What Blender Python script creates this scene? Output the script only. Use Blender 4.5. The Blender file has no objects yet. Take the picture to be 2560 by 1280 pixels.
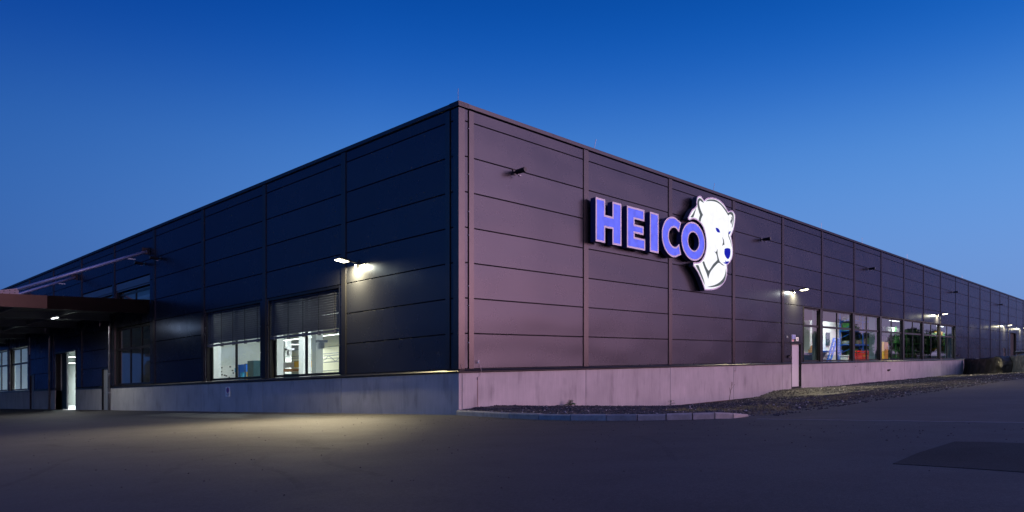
import bpy, bmesh, math, random
from mathutils import Vector, Matrix, noise, geometry
random.seed(7)
D = bpy.data
sc = bpy.context.scene
COL = sc.collection

# ------------------------------------------------------------------ camera
TH = math.radians(40.6955)
GX, GY = 0.022746, -0.026082          # the site falls gently along both facades
cam_d = D.cameras.new('camera')
cam = D.objects.new('camera', cam_d); COL.objects.link(cam)
cam.location = (-13.4348, -15.2570, 1.0906)
cam.rotation_euler = (math.pi/2, 0, TH - math.pi/2)
cam_d.sensor_width = 36; cam_d.lens = 25.3125
cam_d.shift_x = -0.04609; cam_d.shift_y = 0.11719
cam_d.clip_start = 0.1; cam_d.clip_end = 3000
sc.camera = cam

# ------------------------------------------------------------------ sky
world = D.worlds.new('World'); sc.world = world; world.use_nodes = True
nt = world.node_tree
for n in list(nt.nodes): nt.nodes.remove(n)
def wn(t, **k):
    n = nt.nodes.new(t)
    for a, b in k.items(): setattr(n, a, b)
    return n
def wm(op, a, b=None, c=None, clamp=False):
    n = wn('ShaderNodeMath', operation=op, use_clamp=clamp)
    for i, v in enumerate((a, b, c)):
        if v is None: continue
        if isinstance(v, (int, float)): n.inputs[i].default_value = v
        else: nt.links.new(v, n.inputs[i])
    return n.outputs[0]
tc = wn('ShaderNodeTexCoord')
nrm = wn('ShaderNodeVectorMath', operation='NORMALIZE'); nt.links.new(tc.outputs['Generated'], nrm.inputs[0])
sx = wn('ShaderNodeSeparateXYZ'); nt.links.new(nrm.outputs[0], sx.inputs[0])
X, Y, Z = sx.outputs
GLOW_AZ = math.radians(-68)
hor = wm('SQRT', wm('ADD', wm('ADD', wm('MULTIPLY', X, X), wm('MULTIPLY', Y, Y)), 0.02))
al = wm('DIVIDE', wm('ADD', wm('MULTIPLY', X, math.cos(GLOW_AZ)), wm('MULTIPLY', Y, math.sin(GLOW_AZ))), hor)
ramp = wn('ShaderNodeValToRGB')
cr = ramp.color_ramp; cr.interpolation = 'B_SPLINE'
stops = [(0.0, (.13, .21, .49)), (.09, (.13, .26, .59)), (.18, (.115, .275, .66)), (.28, (.068, .235, .64)), (.37, (.012, .125, .53)), (.46, (.001, .075, .40)), (1.0, (.003, .04, .24))]
cr.elements[0].position = stops[0][0]; cr.elements[0].color = stops[0][1] + (1,)
cr.elements[1].position = stops[-1][0]; cr.elements[1].color = stops[-1][1] + (1,)
for p, c in stops[1:-1]:
    e = cr.elements.new(p); e.color = c + (1,)
nt.links.new(Z, ramp.inputs[0])
alc = wm('MINIMUM', al, 0.3)
cmb = wn('ShaderNodeCombineXYZ')
alf = wm('MINIMUM', wm('MAXIMUM', wm('SUBTRACT', wm('MULTIPLY', al, -1.0), 0.55), 0.0), 0.32)
for i, (k0, k1, k2) in enumerate(((1.12, .50, 1.15), (1.08, .34, .95), (1.05, .20, .70))):
    nt.links.new(wm('SUBTRACT', wm('ADD', wm('MULTIPLY', alc, k1), k0), wm('MULTIPLY', alf, k2)), cmb.inputs[i])
vm = wn('ShaderNodeVectorMath', operation='MULTIPLY')
nt.links.new(ramp.outputs[0], vm.inputs[0]); nt.links.new(cmb.outputs[0], vm.inputs[1])
# afterglow of the set sun, behind the camera
ga = wm('POWER', wm('MAXIMUM', al, 0.0), 6.5)
def glow(k, col):
    g = wm('MULTIPLY', wm('POWER', 2.71828, wm('MULTIPLY', wm('MAXIMUM', Z, 0.0), -k)), ga)
    v = wn('ShaderNodeVectorMath', operation='SCALE'); v.inputs[0].default_value = col
    nt.links.new(g, v.inputs['Scale']); return v.outputs[0]
def vadd(a, b):
    v = wn('ShaderNodeVectorMath', operation='ADD'); nt.links.new(a, v.inputs[0]); nt.links.new(b, v.inputs[1]); return v
add = vadd(vadd(vm.outputs[0], glow(8.5, (9.5, 3.1, 2.2))).outputs[0], glow(2.9, (4.4, 2.95, 4.1)))
bg = wn('ShaderNodeBackground'); bg.inputs[1].default_value = 1.0
nt.links.new(add.outputs[0], bg.inputs[0])
wo = wn('ShaderNodeOutputWorld'); nt.links.new(bg.outputs[0], wo.inputs[0])

# weak, very soft last light from the afterglow
sd = D.lights.new('sun', 'SUN'); sd.energy = 0.35; sd.angle = math.radians(35); sd.color = (1.0, .62, .66)
sun = D.objects.new('sun', sd); COL.objects.link(sun)
v = Vector((math.cos(math.radians(-68)), math.sin(math.radians(-68)), math.tan(math.radians(13))))
sun.rotation_euler = v.to_track_quat('Z', 'Y').to_euler()

sc.view_settings.view_transform = 'Standard'
sc.view_settings.look = 'None'
sc.view_settings.exposure = 0
sc.view_settings.gamma = 1
sc.view_settings.use_curve_mapping = False
sc.render.engine = 'CYCLES'
sc.cycles.use_denoising = True
sc.cycles.max_bounces = 8
sc.cycles.transparent_max_bounces = 12
sc.cycles.sample_clamp_indirect = 6
sc.cycles.use_fast_gi = False

# ------------------------------------------------------------------ materials
def newmat(name):
    m = D.materials.new(name); m.use_nodes = True
    t = m.node_tree
    for n in list(t.nodes):
        if n.type != 'OUTPUT_MATERIAL' and n.type != 'BSDF_PRINCIPLED': t.nodes.remove(n)
    return m, t, t.nodes['Principled BSDF']
def mat(name, col, rough=.5, metal=0., var=0., vscale=2., vstretch=(1, 1, 1), bump=0., bscale=20., bdist=.01, bstretch=(1, 1, 1),
        objvar=0., rvar=0., spec=.5, coat=0., emis=None, es=0., col2=None, tint=None, bdet=4):
    m, t, b = newmat(name)
    L = t.links.new
    b.inputs['Roughness'].default_value = rough
    b.inputs['Metallic'].default_value = metal
    b.inputs['Specular IOR Level'].default_value = spec
    b.inputs['Coat Weight'].default_value = coat
    if tint: b.inputs['Specular Tint'].default_value = (*tint, 1)
    b.inputs['Base Color'].default_value = (*col, 1)
    if emis:
        b.inputs['Emission Color'].default_value = (*emis, 1); b.inputs['Emission Strength'].default_value = es
    g = t.nodes.new('ShaderNodeNewGeometry')
    if var or rvar or objvar or col2:
        mp = t.nodes.new('ShaderNodeMapping'); mp.inputs['Scale'].default_value = vstretch; L(g.outputs['Position'], mp.inputs[0])
        n = t.nodes.new('ShaderNodeTexNoise'); n.inputs['Scale'].default_value = vscale; n.inputs['Detail'].default_value = 7
        n.inputs['Roughness'].default_value = .62
        L(mp.outputs[0], n.inputs['Vector'])
        if col2:
            mx = t.nodes.new('ShaderNodeMix'); mx.data_type = 'RGBA'
            mx.inputs[6].default_value = (*col, 1); mx.inputs[7].default_value = (*col2, 1)
            mr = t.nodes.new('ShaderNodeMapRange'); mr.inputs[1].default_value = .38; mr.inputs[2].default_value = .62
            L(n.outputs['Fac'], mr.inputs[0]); L(mr.outputs[0], mx.inputs[0]); L(mx.outputs[2], b.inputs['Base Color'])
        else:
            mr = t.nodes.new('ShaderNodeMapRange'); mr.inputs[1].default_value = .3; mr.inputs[2].default_value = .7
            mr.inputs[3].default_value = 1-var; mr.inputs[4].default_value = 1+var
            L(n.outputs['Fac'], mr.inputs[0])
            o = mr.outputs[0]
            if objvar:
                oi = t.nodes.new('ShaderNodeObjectInfo')
                m2 = t.nodes.new('ShaderNodeMapRange'); m2.inputs[3].default_value = 1-objvar; m2.inputs[4].default_value = 1+objvar
                L(oi.outputs['Random'], m2.inputs[0])
                mm = t.nodes.new('ShaderNodeMath'); mm.operation = 'MULTIPLY'; L(o, mm.inputs[0]); L(m2.outputs[0], mm.inputs[1]); o = mm.outputs[0]
            s = t.nodes.new('ShaderNodeVectorMath'); s.operation = 'SCALE'; s.inputs[0].default_value = col
            L(o, s.inputs['Scale']); L(s.outputs[0], b.inputs['Base Color'])
        if rvar:
            m3 = t.nodes.new('ShaderNodeMapRange'); m3.inputs[1].default_value = .3; m3.inputs[2].default_value = .7
            m3.inputs[3].default_value = rough-rvar; m3.inputs[4].default_value = rough+rvar
            L(n.outputs['Fac'], m3.inputs[0]); L(m3.outputs[0], b.inputs['Roughness'])
    if bump:
        mp2 = t.nodes.new('ShaderNodeMapping'); mp2.inputs['Scale'].default_value = bstretch; L(g.outputs['Position'], mp2.inputs[0])
        nb = t.nodes.new('ShaderNodeTexNoise'); nb.inputs['Scale'].default_value = bscale; nb.inputs['Detail'].default_value = bdet
        L(mp2.outputs[0], nb.inputs['Vector'])
        bp = t.nodes.new('ShaderNodeBump'); bp.inputs['Strength'].default_value = bump; bp.inputs['Distance'].default_value = bdist
        L(nb.outputs['Fac'], bp.inputs['Height']); L(bp.outputs[0], b.inputs['Normal'])
    return m

M = {}
M['panel'] = mat('anthracite_cladding', (.072, .075, .092), .27, .74, var=.05, vscale=.5, objvar=.06, bdet=.4, bump=.6, bscale=.40, bdist=.05, bstretch=(1, 1, 2.2), rvar=.03, spec=.22, tint=(.24, .30, .42))
M['trim'] = mat('anthracite_trim', (.085, .082, .088), .25, .8, var=.05, vscale=3, spec=.3, tint=(.3, .3, .36))
M['dark_trim'] = mat('dark_window_metal', (.010, .010, .012), .38, .1, var=.1, vscale=5, spec=.25)
M['core'] = mat('wall_core', (.012, .012, .014), .8)
M['blind'] = mat('blind_aluminium', (.12, .12, .15), .45, .4, var=.1, vscale=6)
M['inner'] = mat('inner_white_wall', (.70, .74, .72), .7, var=.04, vscale=1.5)
M['inner_dim'] = mat('inner_grey_wall', (.22, .24, .24), .7, var=.1, vscale=1)
M['cream'] = mat('cream_panel', (.80, .76, .58), .6, var=.04, vscale=1)
M['floor'] = mat('inner_floor', (.30, .31, .30), .35, var=.1, vscale=1)
M['pillar'] = mat('white_pillar', (.80, .82, .82), .6, var=.05, vscale=2)
M['black'] = mat('black_plastic', (.012, .012, .013), .35, var=.1, vscale=8)
M['steel'] = mat('galvanised_steel', (.42, .42, .45), .35, .8, var=.15, vscale=4)
M['pipe'] = mat('painted_tie_rod', (.22, .27, .42), .35, .3, var=.08, vscale=3)
M['door'] = mat('light_grey_door', (.60, .59, .60), .4, var=.03, vscale=2)
M['greydoor'] = mat('grey_door', (.33, .34, .35), .45, var=.03, vscale=2)
M['deck'] = mat('canopy_deck', (.16, .17, .18), .5, .3, var=.1, vscale=2)
M['beam'] = mat('canopy_beam', (.14, .15, .17), .4, .4, var=.1, vscale=2)
M['fascia'] = mat('canopy_fascia', (.038, .028, .026), .40, .85, var=.05, vscale=1, spec=.2, bump=.3, bscale=.8, bdist=.03)
M['white'] = mat('white_plastic', (.78, .78, .76), .45)
M['red'] = mat('red_paint', (.75, .03, .02), .4, var=.1, vscale=3)
M['blue'] = mat('blue_paint', (.02, .17, .75), .4, var=.1, vscale=3)
M['navy'] = mat('navy_paint', (.012, .035, .12), .4, var=.1, vscale=3)
M['cyan'] = mat('cyan_paint', (.03, .30, .55), .4, var=.1, vscale=3)
M['green'] = mat('green_rack_paint', (.07, .26, .06), .45, var=.1, vscale=3)
M['yellow'] = mat('yellow_paint', (.85, .45, .03), .4, var=.05, vscale=3)
M['brown'] = mat('brown_motor', (.30, .14, .07), .5, var=.2, vscale=9)
M['box'] = mat('crate_goods', (.30, .27, .20), .7, var=.3, vscale=4, objvar=.5)
M['goods'] = mat('shelf_goods', (.10, .11, .09), .6, col2=(.42, .44, .36), vscale=3.2)
M['teal'] = mat('dark_teal_cabinet', (.02, .06, .08), .45, var=.1, vscale=3)
M['pale'] = mat('pale_metal_siding', (.30, .25, .27), .6, var=.1, vscale=.3)
M['bark'] = mat('tree_bark', (.06, .05, .04), .9, var=.3, vscale=6)
M['leaf'] = mat('tree_leaves', (.045, .075, .022), .7, var=.4, vscale=1.2)
M['leaf2'] = mat('weed_leaves', (.04, .15, .025), .5, var=.3, vscale=9)
M['grass'] = mat('dry_grass', (.09, .10, .03), .8, var=.4, vscale=4)
M['stalk'] = mat('dry_stalk', (.12, .10, .06), .8)
M['tarp'] = mat('black_tarpaulin', (.006, .007, .009), .5, var=.2, vscale=3, bump=.9, bscale=2.4, bdist=.16)
M['tarp2'] = mat('blue_grey_tarpaulin', (.018, .026, .048), .42, var=.3, vscale=3, bump=.9, bscale=2.2, bdist=.16)
M['cable'] = mat('pale_cable', (.45, .38, .36), .5)
M['conduit'] = mat('copper_earth_wire', (.40, .19, .14), .4, .4)
M['stone1'] = mat('basalt_stone', (.038, .037, .040), .85, var=.4, vscale=15)
M['stone2'] = mat('grey_stone', (.085, .083, .083), .85, var=.4, vscale=15)
M['stone3'] = mat('pale_stone', (.45, .42, .40), .8, var=.3, vscale=15)
M['kerb'] = mat('concrete_kerb', (.30, .29, .285), .85, var=.22, vscale=5, bump=.4, bscale=60, bdist=.006, objvar=.12)

# concrete plinth: vertical formwork streaks, blotches and water stains
def concrete():
    m, t, b = newmat('precast_concrete'); L = t.links.new
    b.inputs['Roughness'].default_value = .82
    g = t.nodes.new('ShaderNodeNewGeometry')
    def nz(scale, stretch, det=5):
        mp = t.nodes.new('ShaderNodeMapping'); mp.inputs['Scale'].default_value = stretch; L(g.outputs['Position'], mp.inputs[0])
        n = t.nodes.new('ShaderNodeTexNoise'); n.inputs['Scale'].default_value = scale; n.inputs['Detail'].default_value = det
        L(mp.outputs[0], n.inputs['Vector']); return n.outputs['Fac']
    def mr(x, a, c, lo, hi):
        r = t.nodes.new('ShaderNodeMapRange'); r.inputs[1].default_value = a; r.inputs[2].default_value = c
        r.inputs[3].default_value = lo; r.inputs[4].default_value = hi; L(x, r.inputs[0]); return r.outputs[0]
    def mu(x, y):
        r = t.nodes.new('ShaderNodeMath'); r.operation = 'MULTIPLY'; L(x, r.inputs[0]); L(y, r.inputs[1]); return r.outputs[0]
    streak = mr(nz(30, (1, 1, .05), 3), .3, .7, .93, 1.06)
    blotch = mr(nz(1.1, (1, 1, 1), 8), .3, .7, .88, 1.10)
    fine = mr(nz(60, (1, 1, 1), 3), .3, .7, .94, 1.06)
    stain = mr(nz(2.6, (1, 1, .35), 6), .54, .72, 1.0, .74)
    oi = t.nodes.new('ShaderNodeObjectInfo')
    f = mu(mu(mu(mu(streak, blotch), fine), stain), mr(oi.outputs['Random'], 0, 1, .93, 1.07))
    s = t.nodes.new('ShaderNodeVectorMath'); s.operation = 'SCALE'; s.inputs[0].default_value = (.42, .405, .40)
    L(f, s.inputs['Scale']); L(s.outputs[0], b.inputs['Base Color'])
    bp = t.nodes.new('ShaderNodeBump'); bp.inputs['Strength'].default_value = .3; bp.inputs['Distance'].default_value = .004
    L(nz(50, (1, 1, .2), 4), bp.inputs['Height']); L(bp.outputs[0], b.inputs['Normal'])
    return m
M['concrete'] = concrete()

def asphalt(name, base, tint, speck, spec=.35):
    m, t, b = newmat(name); L = t.links.new
    g = t.nodes.new('ShaderNodeNewGeometry')
    def nz(scale, stretch=(1, 1, 1), det=5):
        mp = t.nodes.new('ShaderNodeMapping'); mp.inputs['Scale'].default_value = stretch; L(g.outputs['Position'], mp.inputs[0])
        n = t.nodes.new('ShaderNodeTexNoise'); n.inputs['Scale'].default_value = scale; n.inputs['Detail'].default_value = det
        n.inputs['Roughness'].default_value = .65
        L(mp.outputs[0], n.inputs['Vector']); return n.outputs['Fac']
    def mr(x, a, c, lo, hi):
        r = t.nodes.new('ShaderNodeMapRange'); r.inputs[1].default_value = a; r.inputs[2].default_value = c
        r.inputs[3].default_value = lo; r.inputs[4].default_value = hi; L(x, r.inputs[0]); return r.outputs[0]
    def mm(op, x, y):
        r = t.nodes.new('ShaderNodeMath'); r.operation = op
        for i, q in enumerate((x, y)):
            if isinstance(q, (int, float)): r.inputs[i].default_value = q
            else: L(q, r.inputs[i])
        return r.outputs[0]
    big = mr(nz(.18, det=6), .3, .7, .80, 1.18)
    mid = mr(nz(1.6, (1, .5, 1), 7), .3, .7, .86, 1.13)
    grain = mr(nz(80, det=2), .3, .72, .60, 1.48)
    vo = t.nodes.new('ShaderNodeTexVoronoi'); vo.inputs['Scale'].default_value = 46; L(g.outputs['Position'], vo.inputs['Vector'])
    sp = mm('MULTIPLY', mr(vo.outputs['Distance'], .06, .16, speck, 1.0), mr(nz(24, det=3), .32, .68, .80, 1.22))
    f = mm('MULTIPLY', mm('MULTIPLY', mm('MULTIPLY', big, mid), grain), sp)
    s = t.nodes.new('ShaderNodeVectorMath'); s.operation = 'SCALE'; s.inputs[0].default_value = base
    L(f, s.inputs['Scale'])
    mx = t.nodes.new('ShaderNodeMix'); mx.data_type = 'RGBA'; mx.inputs[7].default_value = (*tint, 1)
    L(mr(nz(.35, det=8), .50, .68, 0, .5), mx.inputs[0]); L(s.outputs[0], mx.inputs[6]); L(mx.outputs[2], b.inputs['Base Color'])
    L(mr(nz(1.1, det=6), 0.3, .7, .72, .80), b.inputs['Roughness'])
    b.inputs['Specular IOR Level'].default_value = spec
    bp = t.nodes.new('ShaderNodeBump'); bp.inputs['Strength'].default_value = .55; bp.inputs['Distance'].default_value = .006
    L(mm('ADD', nz(70, det=3), mm('MULTIPLY', nz(.8, det=3), .35)), bp.inputs['Height']); L(bp.outputs[0], b.inputs['Normal'])
    return m
M['asphalt'] = asphalt('yard_asphalt', (.050, .047, .045), (.042, .040, .039), 1.5)
M['asphalt2'] = asphalt('side_asphalt', (.068, .060, .050), (.085, .075, .058), 1.5)
M['patch'] = asphalt('fresh_asphalt', (.034, .030, .028), (.034, .030, .028), 1.2, .12)
M['gravelbed'] = asphalt('gravel_bed', (.045, .044, .044), (.06, .066, .03), 2.0)
M['seam'] = mat('concrete_edge_strip', (.19, .185, .18), .85, var=.3, vscale=3)
M['sky_ground'] = mat('field_ground', (.05, .055, .03), .95, var=.3, vscale=.05)

def glass(name, tint=(.93, .97, .95), ior=1.5, gain=1.9):
    m = D.materials.new(name); m.use_nodes = True; t = m.node_tree
    for n in list(t.nodes): t.nodes.remove(n)
    L = t.links.new
    o = t.nodes.new('ShaderNodeOutputMaterial'); mx = t.nodes.new('ShaderNodeMixShader')
    tr = t.nodes.new('ShaderNodeBsdfTransparent'); tr.inputs[0].default_value = (*tint, 1)
    gl = t.nodes.new('ShaderNodeBsdfGlossy'); gl.inputs['Roughness'].default_value = .004
    g0 = t.nodes.new('ShaderNodeNewGeometry'); dt = t.nodes.new('ShaderNodeVectorMath'); dt.operation = 'DOT_PRODUCT'
    L(g0.outputs['Normal'], dt.inputs[0]); L(g0.outputs['Incoming'], dt.inputs[1])
    def mth(op, a, b=None):
        q = t.nodes.new('ShaderNodeMath'); q.operation = op; q.use_clamp = op == 'MULTIPLY'
        for i, v in enumerate((a, b)):
            if v is None: continue
            if isinstance(v, (int, float)): q.inputs[i].default_value = v
            else: L(v, q.inputs[i])
        return q.outputs[0]
    sch = mth('POWER', mth('SUBTRACT', 1.0, mth('ABSOLUTE', dt.outputs['Value'])), 4.2)
    fac = mth('ADD', mth('MULTIPLY', sch, .88), .09)
    g = t.nodes.new('ShaderNodeNewGeometry'); n = t.nodes.new('ShaderNodeTexNoise'); n.inputs['Scale'].default_value = .7
    L(g.outputs['Position'], n.inputs['Vector'])
    bp = t.nodes.new('ShaderNodeBump'); bp.inputs['Strength'].default_value = .12; bp.inputs['Distance'].default_value = .02
    L(n.outputs['Fac'], bp.inputs['Height']); L(bp.outputs[0], gl.inputs['Normal'])
    L(fac, mx.inputs[0]); L(tr.outputs[0], mx.inputs[1]); L(gl.outputs[0], mx.inputs[2]); L(mx.outputs[0], o.inputs[0])
    return m
M['glass'] = glass('window_glass')

def emit(name, col, s, var=0.):
    m = D.materials.new(name); m.use_nodes = True; t = m.node_tree
    for n in list(t.nodes): t.nodes.remove(n)
    o = t.nodes.new('ShaderNodeOutputMaterial'); e = t.nodes.new('ShaderNodeEmission')
    e.inputs[0].default_value = (*col, 1); e.inputs[1].default_value = s
    if var:
        g = t.nodes.new('ShaderNodeNewGeometry'); n = t.nodes.new('ShaderNodeTexNoise'); n.inputs['Scale'].default_value = 3.5; n.inputs['Detail'].default_value = 2
        t.links.new(g.outputs['Position'], n.inputs['Vector'])
        r = t.nodes.new('ShaderNodeMapRange'); r.inputs[1].default_value = .3; r.inputs[2].default_value = .7
        r.inputs[3].default_value = s*(1-var); r.inputs[4].default_value = s*(1+var)
        t.links.new(n.outputs['Fac'], r.inputs[0]); t.links.new(r.outputs[0], e.inputs[1])
    t.links.new(e.outputs[0], o.inputs[0]); return m
M['face_blue'] = emit('lit_blue_letter_face', (.145, .165, .98), 1.0, .12)
M['face_white'] = emit('lit_white_face', (.90, .90, .97), 1.12, .05)
M['face_grey'] = emit('dim_grey_film', (.105, .118, .135), 1.0)
M['face_deep'] = emit('dim_blue_film', (.012, .018, .42), 1.0)
M['rim'] = mat('sign_rim', (.74, .72, .82), .4)
M['side'] = mat('sign_side_blue', (.02, .03, .13), .4)
M['side2'] = mat('sign_side_grey', (.05, .06, .09), .4)
M['lens'] = emit('lamp_lens', (1, .90, .62), 14)
M['tube'] = emit('tube_light', (.93, 1, .98), 8)

# ------------------------------------------------------------------ mesh helpers
def ident(a, b, c): return (a, b, c)
def TR(u, o, h): return (u, -o, h + GX*u - GY*o)          # right facade: u along, o outward, h up
def TL(u, o, h): return (-o, u, h - GX*o + GY*u)          # left facade
def TG(x, y, h): return (x, y, h + GX*x + GY*y)           # graded site
FAC = {'R': TR, 'L': TL, 'G': TG, None: ident}

class MB:
    def __init__(s, fac=None): s.v = []; s.f = []; s.m = []; s.tf = FAC[fac]
    def add(s, verts, faces, mi=0):
        b = len(s.v); s.v += [tuple(p) for p in verts]
        s.f += [tuple(b+i for i in f) for f in faces]; s.m += [mi]*len(faces); return s
    def box(s, a0, a1, b0, b1, c0, c1, mi=0):
        return s.add([(a0, b0, c0), (a1, b0, c0), (a1, b1, c0), (a0, b1, c0), (a0, b0, c1), (a1, b0, c1), (a1, b1, c1), (a0, b1, c1)],
                     [(0, 3, 2, 1), (4, 5, 6, 7), (0, 1, 5, 4), (1, 2, 6, 5), (2, 3, 7, 6), (3, 0, 4, 7)], mi)
    def panel(s, u0, u1, h0, h1, o0, o1, c=.014):
        # long box with chamfered front top and bottom edges
        pr = [(o0, h0), (o1-c*.9, h0), (o1, h0+c*.55), (o1, h1-c*.55), (o1-c*.9, h1), (o0, h1)]
        n = len(pr)
        vs = [(u0, o, h) for o, h in pr] + [(u1, o, h) for o, h in pr]
        return s.add(vs, [tuple(range(n)), tuple(range(2*n-1, n-1, -1))] + [(i, n+i, n+(i+1) % n, (i+1) % n) for i in range(n)])
    def prism(s, poly, o0, o1, mi=0, cap=True):
        # poly in (u,h), extruded along o
        n = len(poly); vs = [(u, o0, h) for u, h in poly] + [(u, o1, h) for u, h in poly]
        fs = [(i, (i+1) % n, n+(i+1) % n, n+i) for i in range(n)]
        if cap:
            tri = geometry.tessellate_polygon([[Vector((u, h, 0)) for u, h in poly]])
            fs += [tuple(t) for t in tri] + [tuple(n+i for i in t) for t in tri]
        return s.add(vs, fs, mi)
    def ring(s, outer, inner, o0, o1, mi=0):
        n = len(outer); vs = [(u, o, h) for o in (o0, o1) for P in (outer, inner) for u, h in P]
        fs = []
        for i in range(n):
            j = (i+1) % n
            fs += [(i, j, n+j, n+i), (2*n+i, 3*n+i, 3*n+j, 2*n+j), (i, 2*n+i, 2*n+j, j), (n+i, n+j, 3*n+j, 3*n+i)]
        return s.add(vs, fs, mi)
    def tube(s, pts, r, n=8, mi=0, cap=True):
        pts = [Vector(p) for p in pts]; rs = r if isinstance(r, (list, tuple)) else [r]*len(pts)
        vs = []; up = Vector((0, 0, 1))
        for i, p in enumerate(pts):
            d = (pts[min(i+1, len(pts)-1)]-pts[max(i-1, 0)]).normalized()
            a = d.cross(up)
            if a.length < .05: a = d.cross(Vector((1, 0, 0)))
            a.normalize(); b = d.cross(a)
            for k in range(n):
                t = 2*math.pi*k/n; vs.append(p + (a*math.cos(t) + b*math.sin(t))*rs[i])
        fs = [(i*n+k, i*n+(k+1) % n, (i+1)*n+(k+1) % n, (i+1)*n+k) for i in range(len(pts)-1) for k in range(n)]
        if cap: fs += [tuple(range(n-1, -1, -1)), tuple(range((len(pts)-1)*n, len(pts)*n))]
        return s.add(vs, fs, mi)
    def build(s, name, mats, parent=None, at=None, smooth=False, recalc=True):
        W = [Vector(s.tf(*p)) for p in s.v]
        if at is None:
            at = Vector((sum(p.x for p in W)/len(W), sum(p.y for p in W)/len(W), min(p.z for p in W)))
        else: at = Vector(at)
        me = D.meshes.new(name); me.from_pydata([p-at for p in W], [], s.f)
        if not isinstance(mats, (list, tuple)): mats = [mats]
        for m in mats: me.materials.append(m)
        if len(mats) > 1: me.polygons.foreach_set('material_index', s.m)
        if recalc:
            bm = bmesh.new(); bm.from_mesh(me); bmesh.ops.recalc_face_normals(bm, faces=bm.faces); bm.to_mesh(me); bm.free()
        if smooth: me.polygons.foreach_set('use_smooth', [True]*len(me.polygons))
        o = D.objects.new(name, me); COL.objects.link(o)
        if parent: 
            o.parent = parent; o.location = at - wloc(parent)
        else: o.location = at
        return o
def wloc(o):
    l = o.location.copy()
    while o.parent: o = o.parent; l += o.location
    return l
def tag(o, label=None, cat=None, group=None, kind=None):
    if label: o['label'] = label
    if cat: o['category'] = cat
    if group: o['group'] = group
    if kind: o['kind'] = kind
    return o
def empty(name, loc, label, cat, group=None):
    o = D.objects.new(name, None); COL.objects.link(o); o.location = loc; o.empty_display_size = .2
    return tag(o, label, cat, group)
def copy_tree(o, parent=None):
    c = o.copy(); COL.objects.link(c); c.parent = parent
    for ch in o.children: copy_tree(ch, c)
    return c
def sub_rects(rects, holes):
    out = list(rects)
    for (a0, a1, b0, b1) in holes:
        nx = []
        for (u0, u1, h0, h1) in out:
            if a1 <= u0 or a0 >= u1 or b1 <= h0 or b0 >= h1: nx.append((u0, u1, h0, h1)); continue
            if a0 > u0: nx.append((u0, a0, h0, h1))
            if a1 < u1: nx.append((a1, u1, h0, h1))
            m0, m1 = max(u0, a0), min(u1, a1)
            if b0 > h0: nx.append((m0, m1, h0, b0))
            if b1 < h1: nx.append((m0, m1, b1, h1))
        out = nx
    return [r for r in out if r[1]-r[0] > .05 and r[3]-r[2] > .03]
def smooth_poly(P, k=3):
    n = len(P); out = []
    for i in range(n):
        p0, p1, p2, p3 = P[i-1], P[i], P[(i+1) % n], P[(i+2) % n]
        a = Vector(p1)-Vector(p0); b = Vector(p2)-Vector(p1); c = Vector(p3)-Vector(p2)
        sharp1 = a.length > 0 and b.length > 0 and a.angle(b, 0) > 1.0
        sharp2 = b.length > 0 and c.length > 0 and b.angle(c, 0) > 1.0
        out.append(tuple(p1))
        t1 = Vector((0, 0)) if sharp1 else (Vector(p2)-Vector(p0))*.5
        t2 = Vector((0, 0)) if sharp2 else (Vector(p3)-Vector(p1))*.5
        if sharp1: t1 = b*.9
        if sharp2: t2 = b*.9
        for j in range(1, k):
            t = j/k; t_2 = t*t; t_3 = t_2*t
            q = Vector(p1)*(2*t_3-3*t_2+1) + t1*(t_3-2*t_2+t) + Vector(p2)*(-2*t_3+3*t_2) + t2*(t_3-t_2)
            out.append((q.x, q.y))
    return out
def inset(P, d):
    n = len(P); A = sum(P[i][0]*P[(i+1) % n][1]-P[(i+1) % n][0]*P[i][1] for i in range(n))
    s = 1 if A > 0 else -1; out = []
    for i in range(n):
        p0, p1, p2 = Vector(P[i-1]), Vector(P[i]), Vector(P[(i+1) % n])
        e1 = (p1-p0).normalized(); e2 = (p2-p1).normalized()
        n1 = Vector((-e1.y, e1.x))*s; n2 = Vector((-e2.y, e2.x))*s
        m = n1+n2
        if m.length < .2: m = n1
        m.normalize(); q = p1 + m*(d/max(.45, m.dot(n1)))
        out.append((q.x, q.y))
    return out

# ------------------------------------------------------------------ ground
def field(name, x0, x1, y0, y1, nx, ny, m, hf, kind='structure'):
    b = MB('G')
    xs = x0 if isinstance(x0, list) else [x0+(x1-x0)*i/nx for i in range(nx+1)]
    ys = y0 if isinstance(y0, list) else [y0+(y1-y0)*j/ny for j in range(ny+1)]
    vs = [(x, y, hf(x, y)) for y in ys for x in xs]; n = len(xs)
    b.add(vs, [(j*n+i, j*n+i+1, (j+1)*n+i+1, (j+1)*n+i) for j in range(len(ys)-1) for i in range(n-1)])
    o = b.build(name, m, at=(0, 0, 0), smooth=True, recalc=False); tag(o, kind=kind); return o
WP = [(-2, .08), (0, .08), (1.5, .07), (3.5, .02), (4.5, -.02), (5.8, -.13), (7.5, -.25), (9.4, -.32), (11.8, -.38), (15, -.40), (18.8, -.37), (19.4, -.29),
      (20.2, -.22), (21.4, -.19), (22.9, -.14), (24.5, -.13), (27.4, -.20), (33, -.16), (43, -.17), (54, -.15), (65, -.2), (120, -.2), (700, -.2)]
def lerp_tab(T, x):
    if x <= T[0][0]: return T[0][1]
    for (a, va), (b, vb) in zip(T, T[1:]):
        if x <= b: return va+(vb-va)*(x-a)/(b-a)
    return T[-1][1]
def sst(a, b, x):
    t = min(1, max(0, (x-a)/(b-a))); return t*t*(3-2*t)
def side_h(x, y):                      # height of the side yard above the graded plane
    o = -y
    return lerp_tab(WP, x)*(1-sst(1.2, 8.2, o))*sst(-.5, 1.5, x) - .0
base_h = lambda x, y: 0.
big = [-600, -200, -80, -40, -25, -15, -8, -4, -2, 0]
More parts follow.
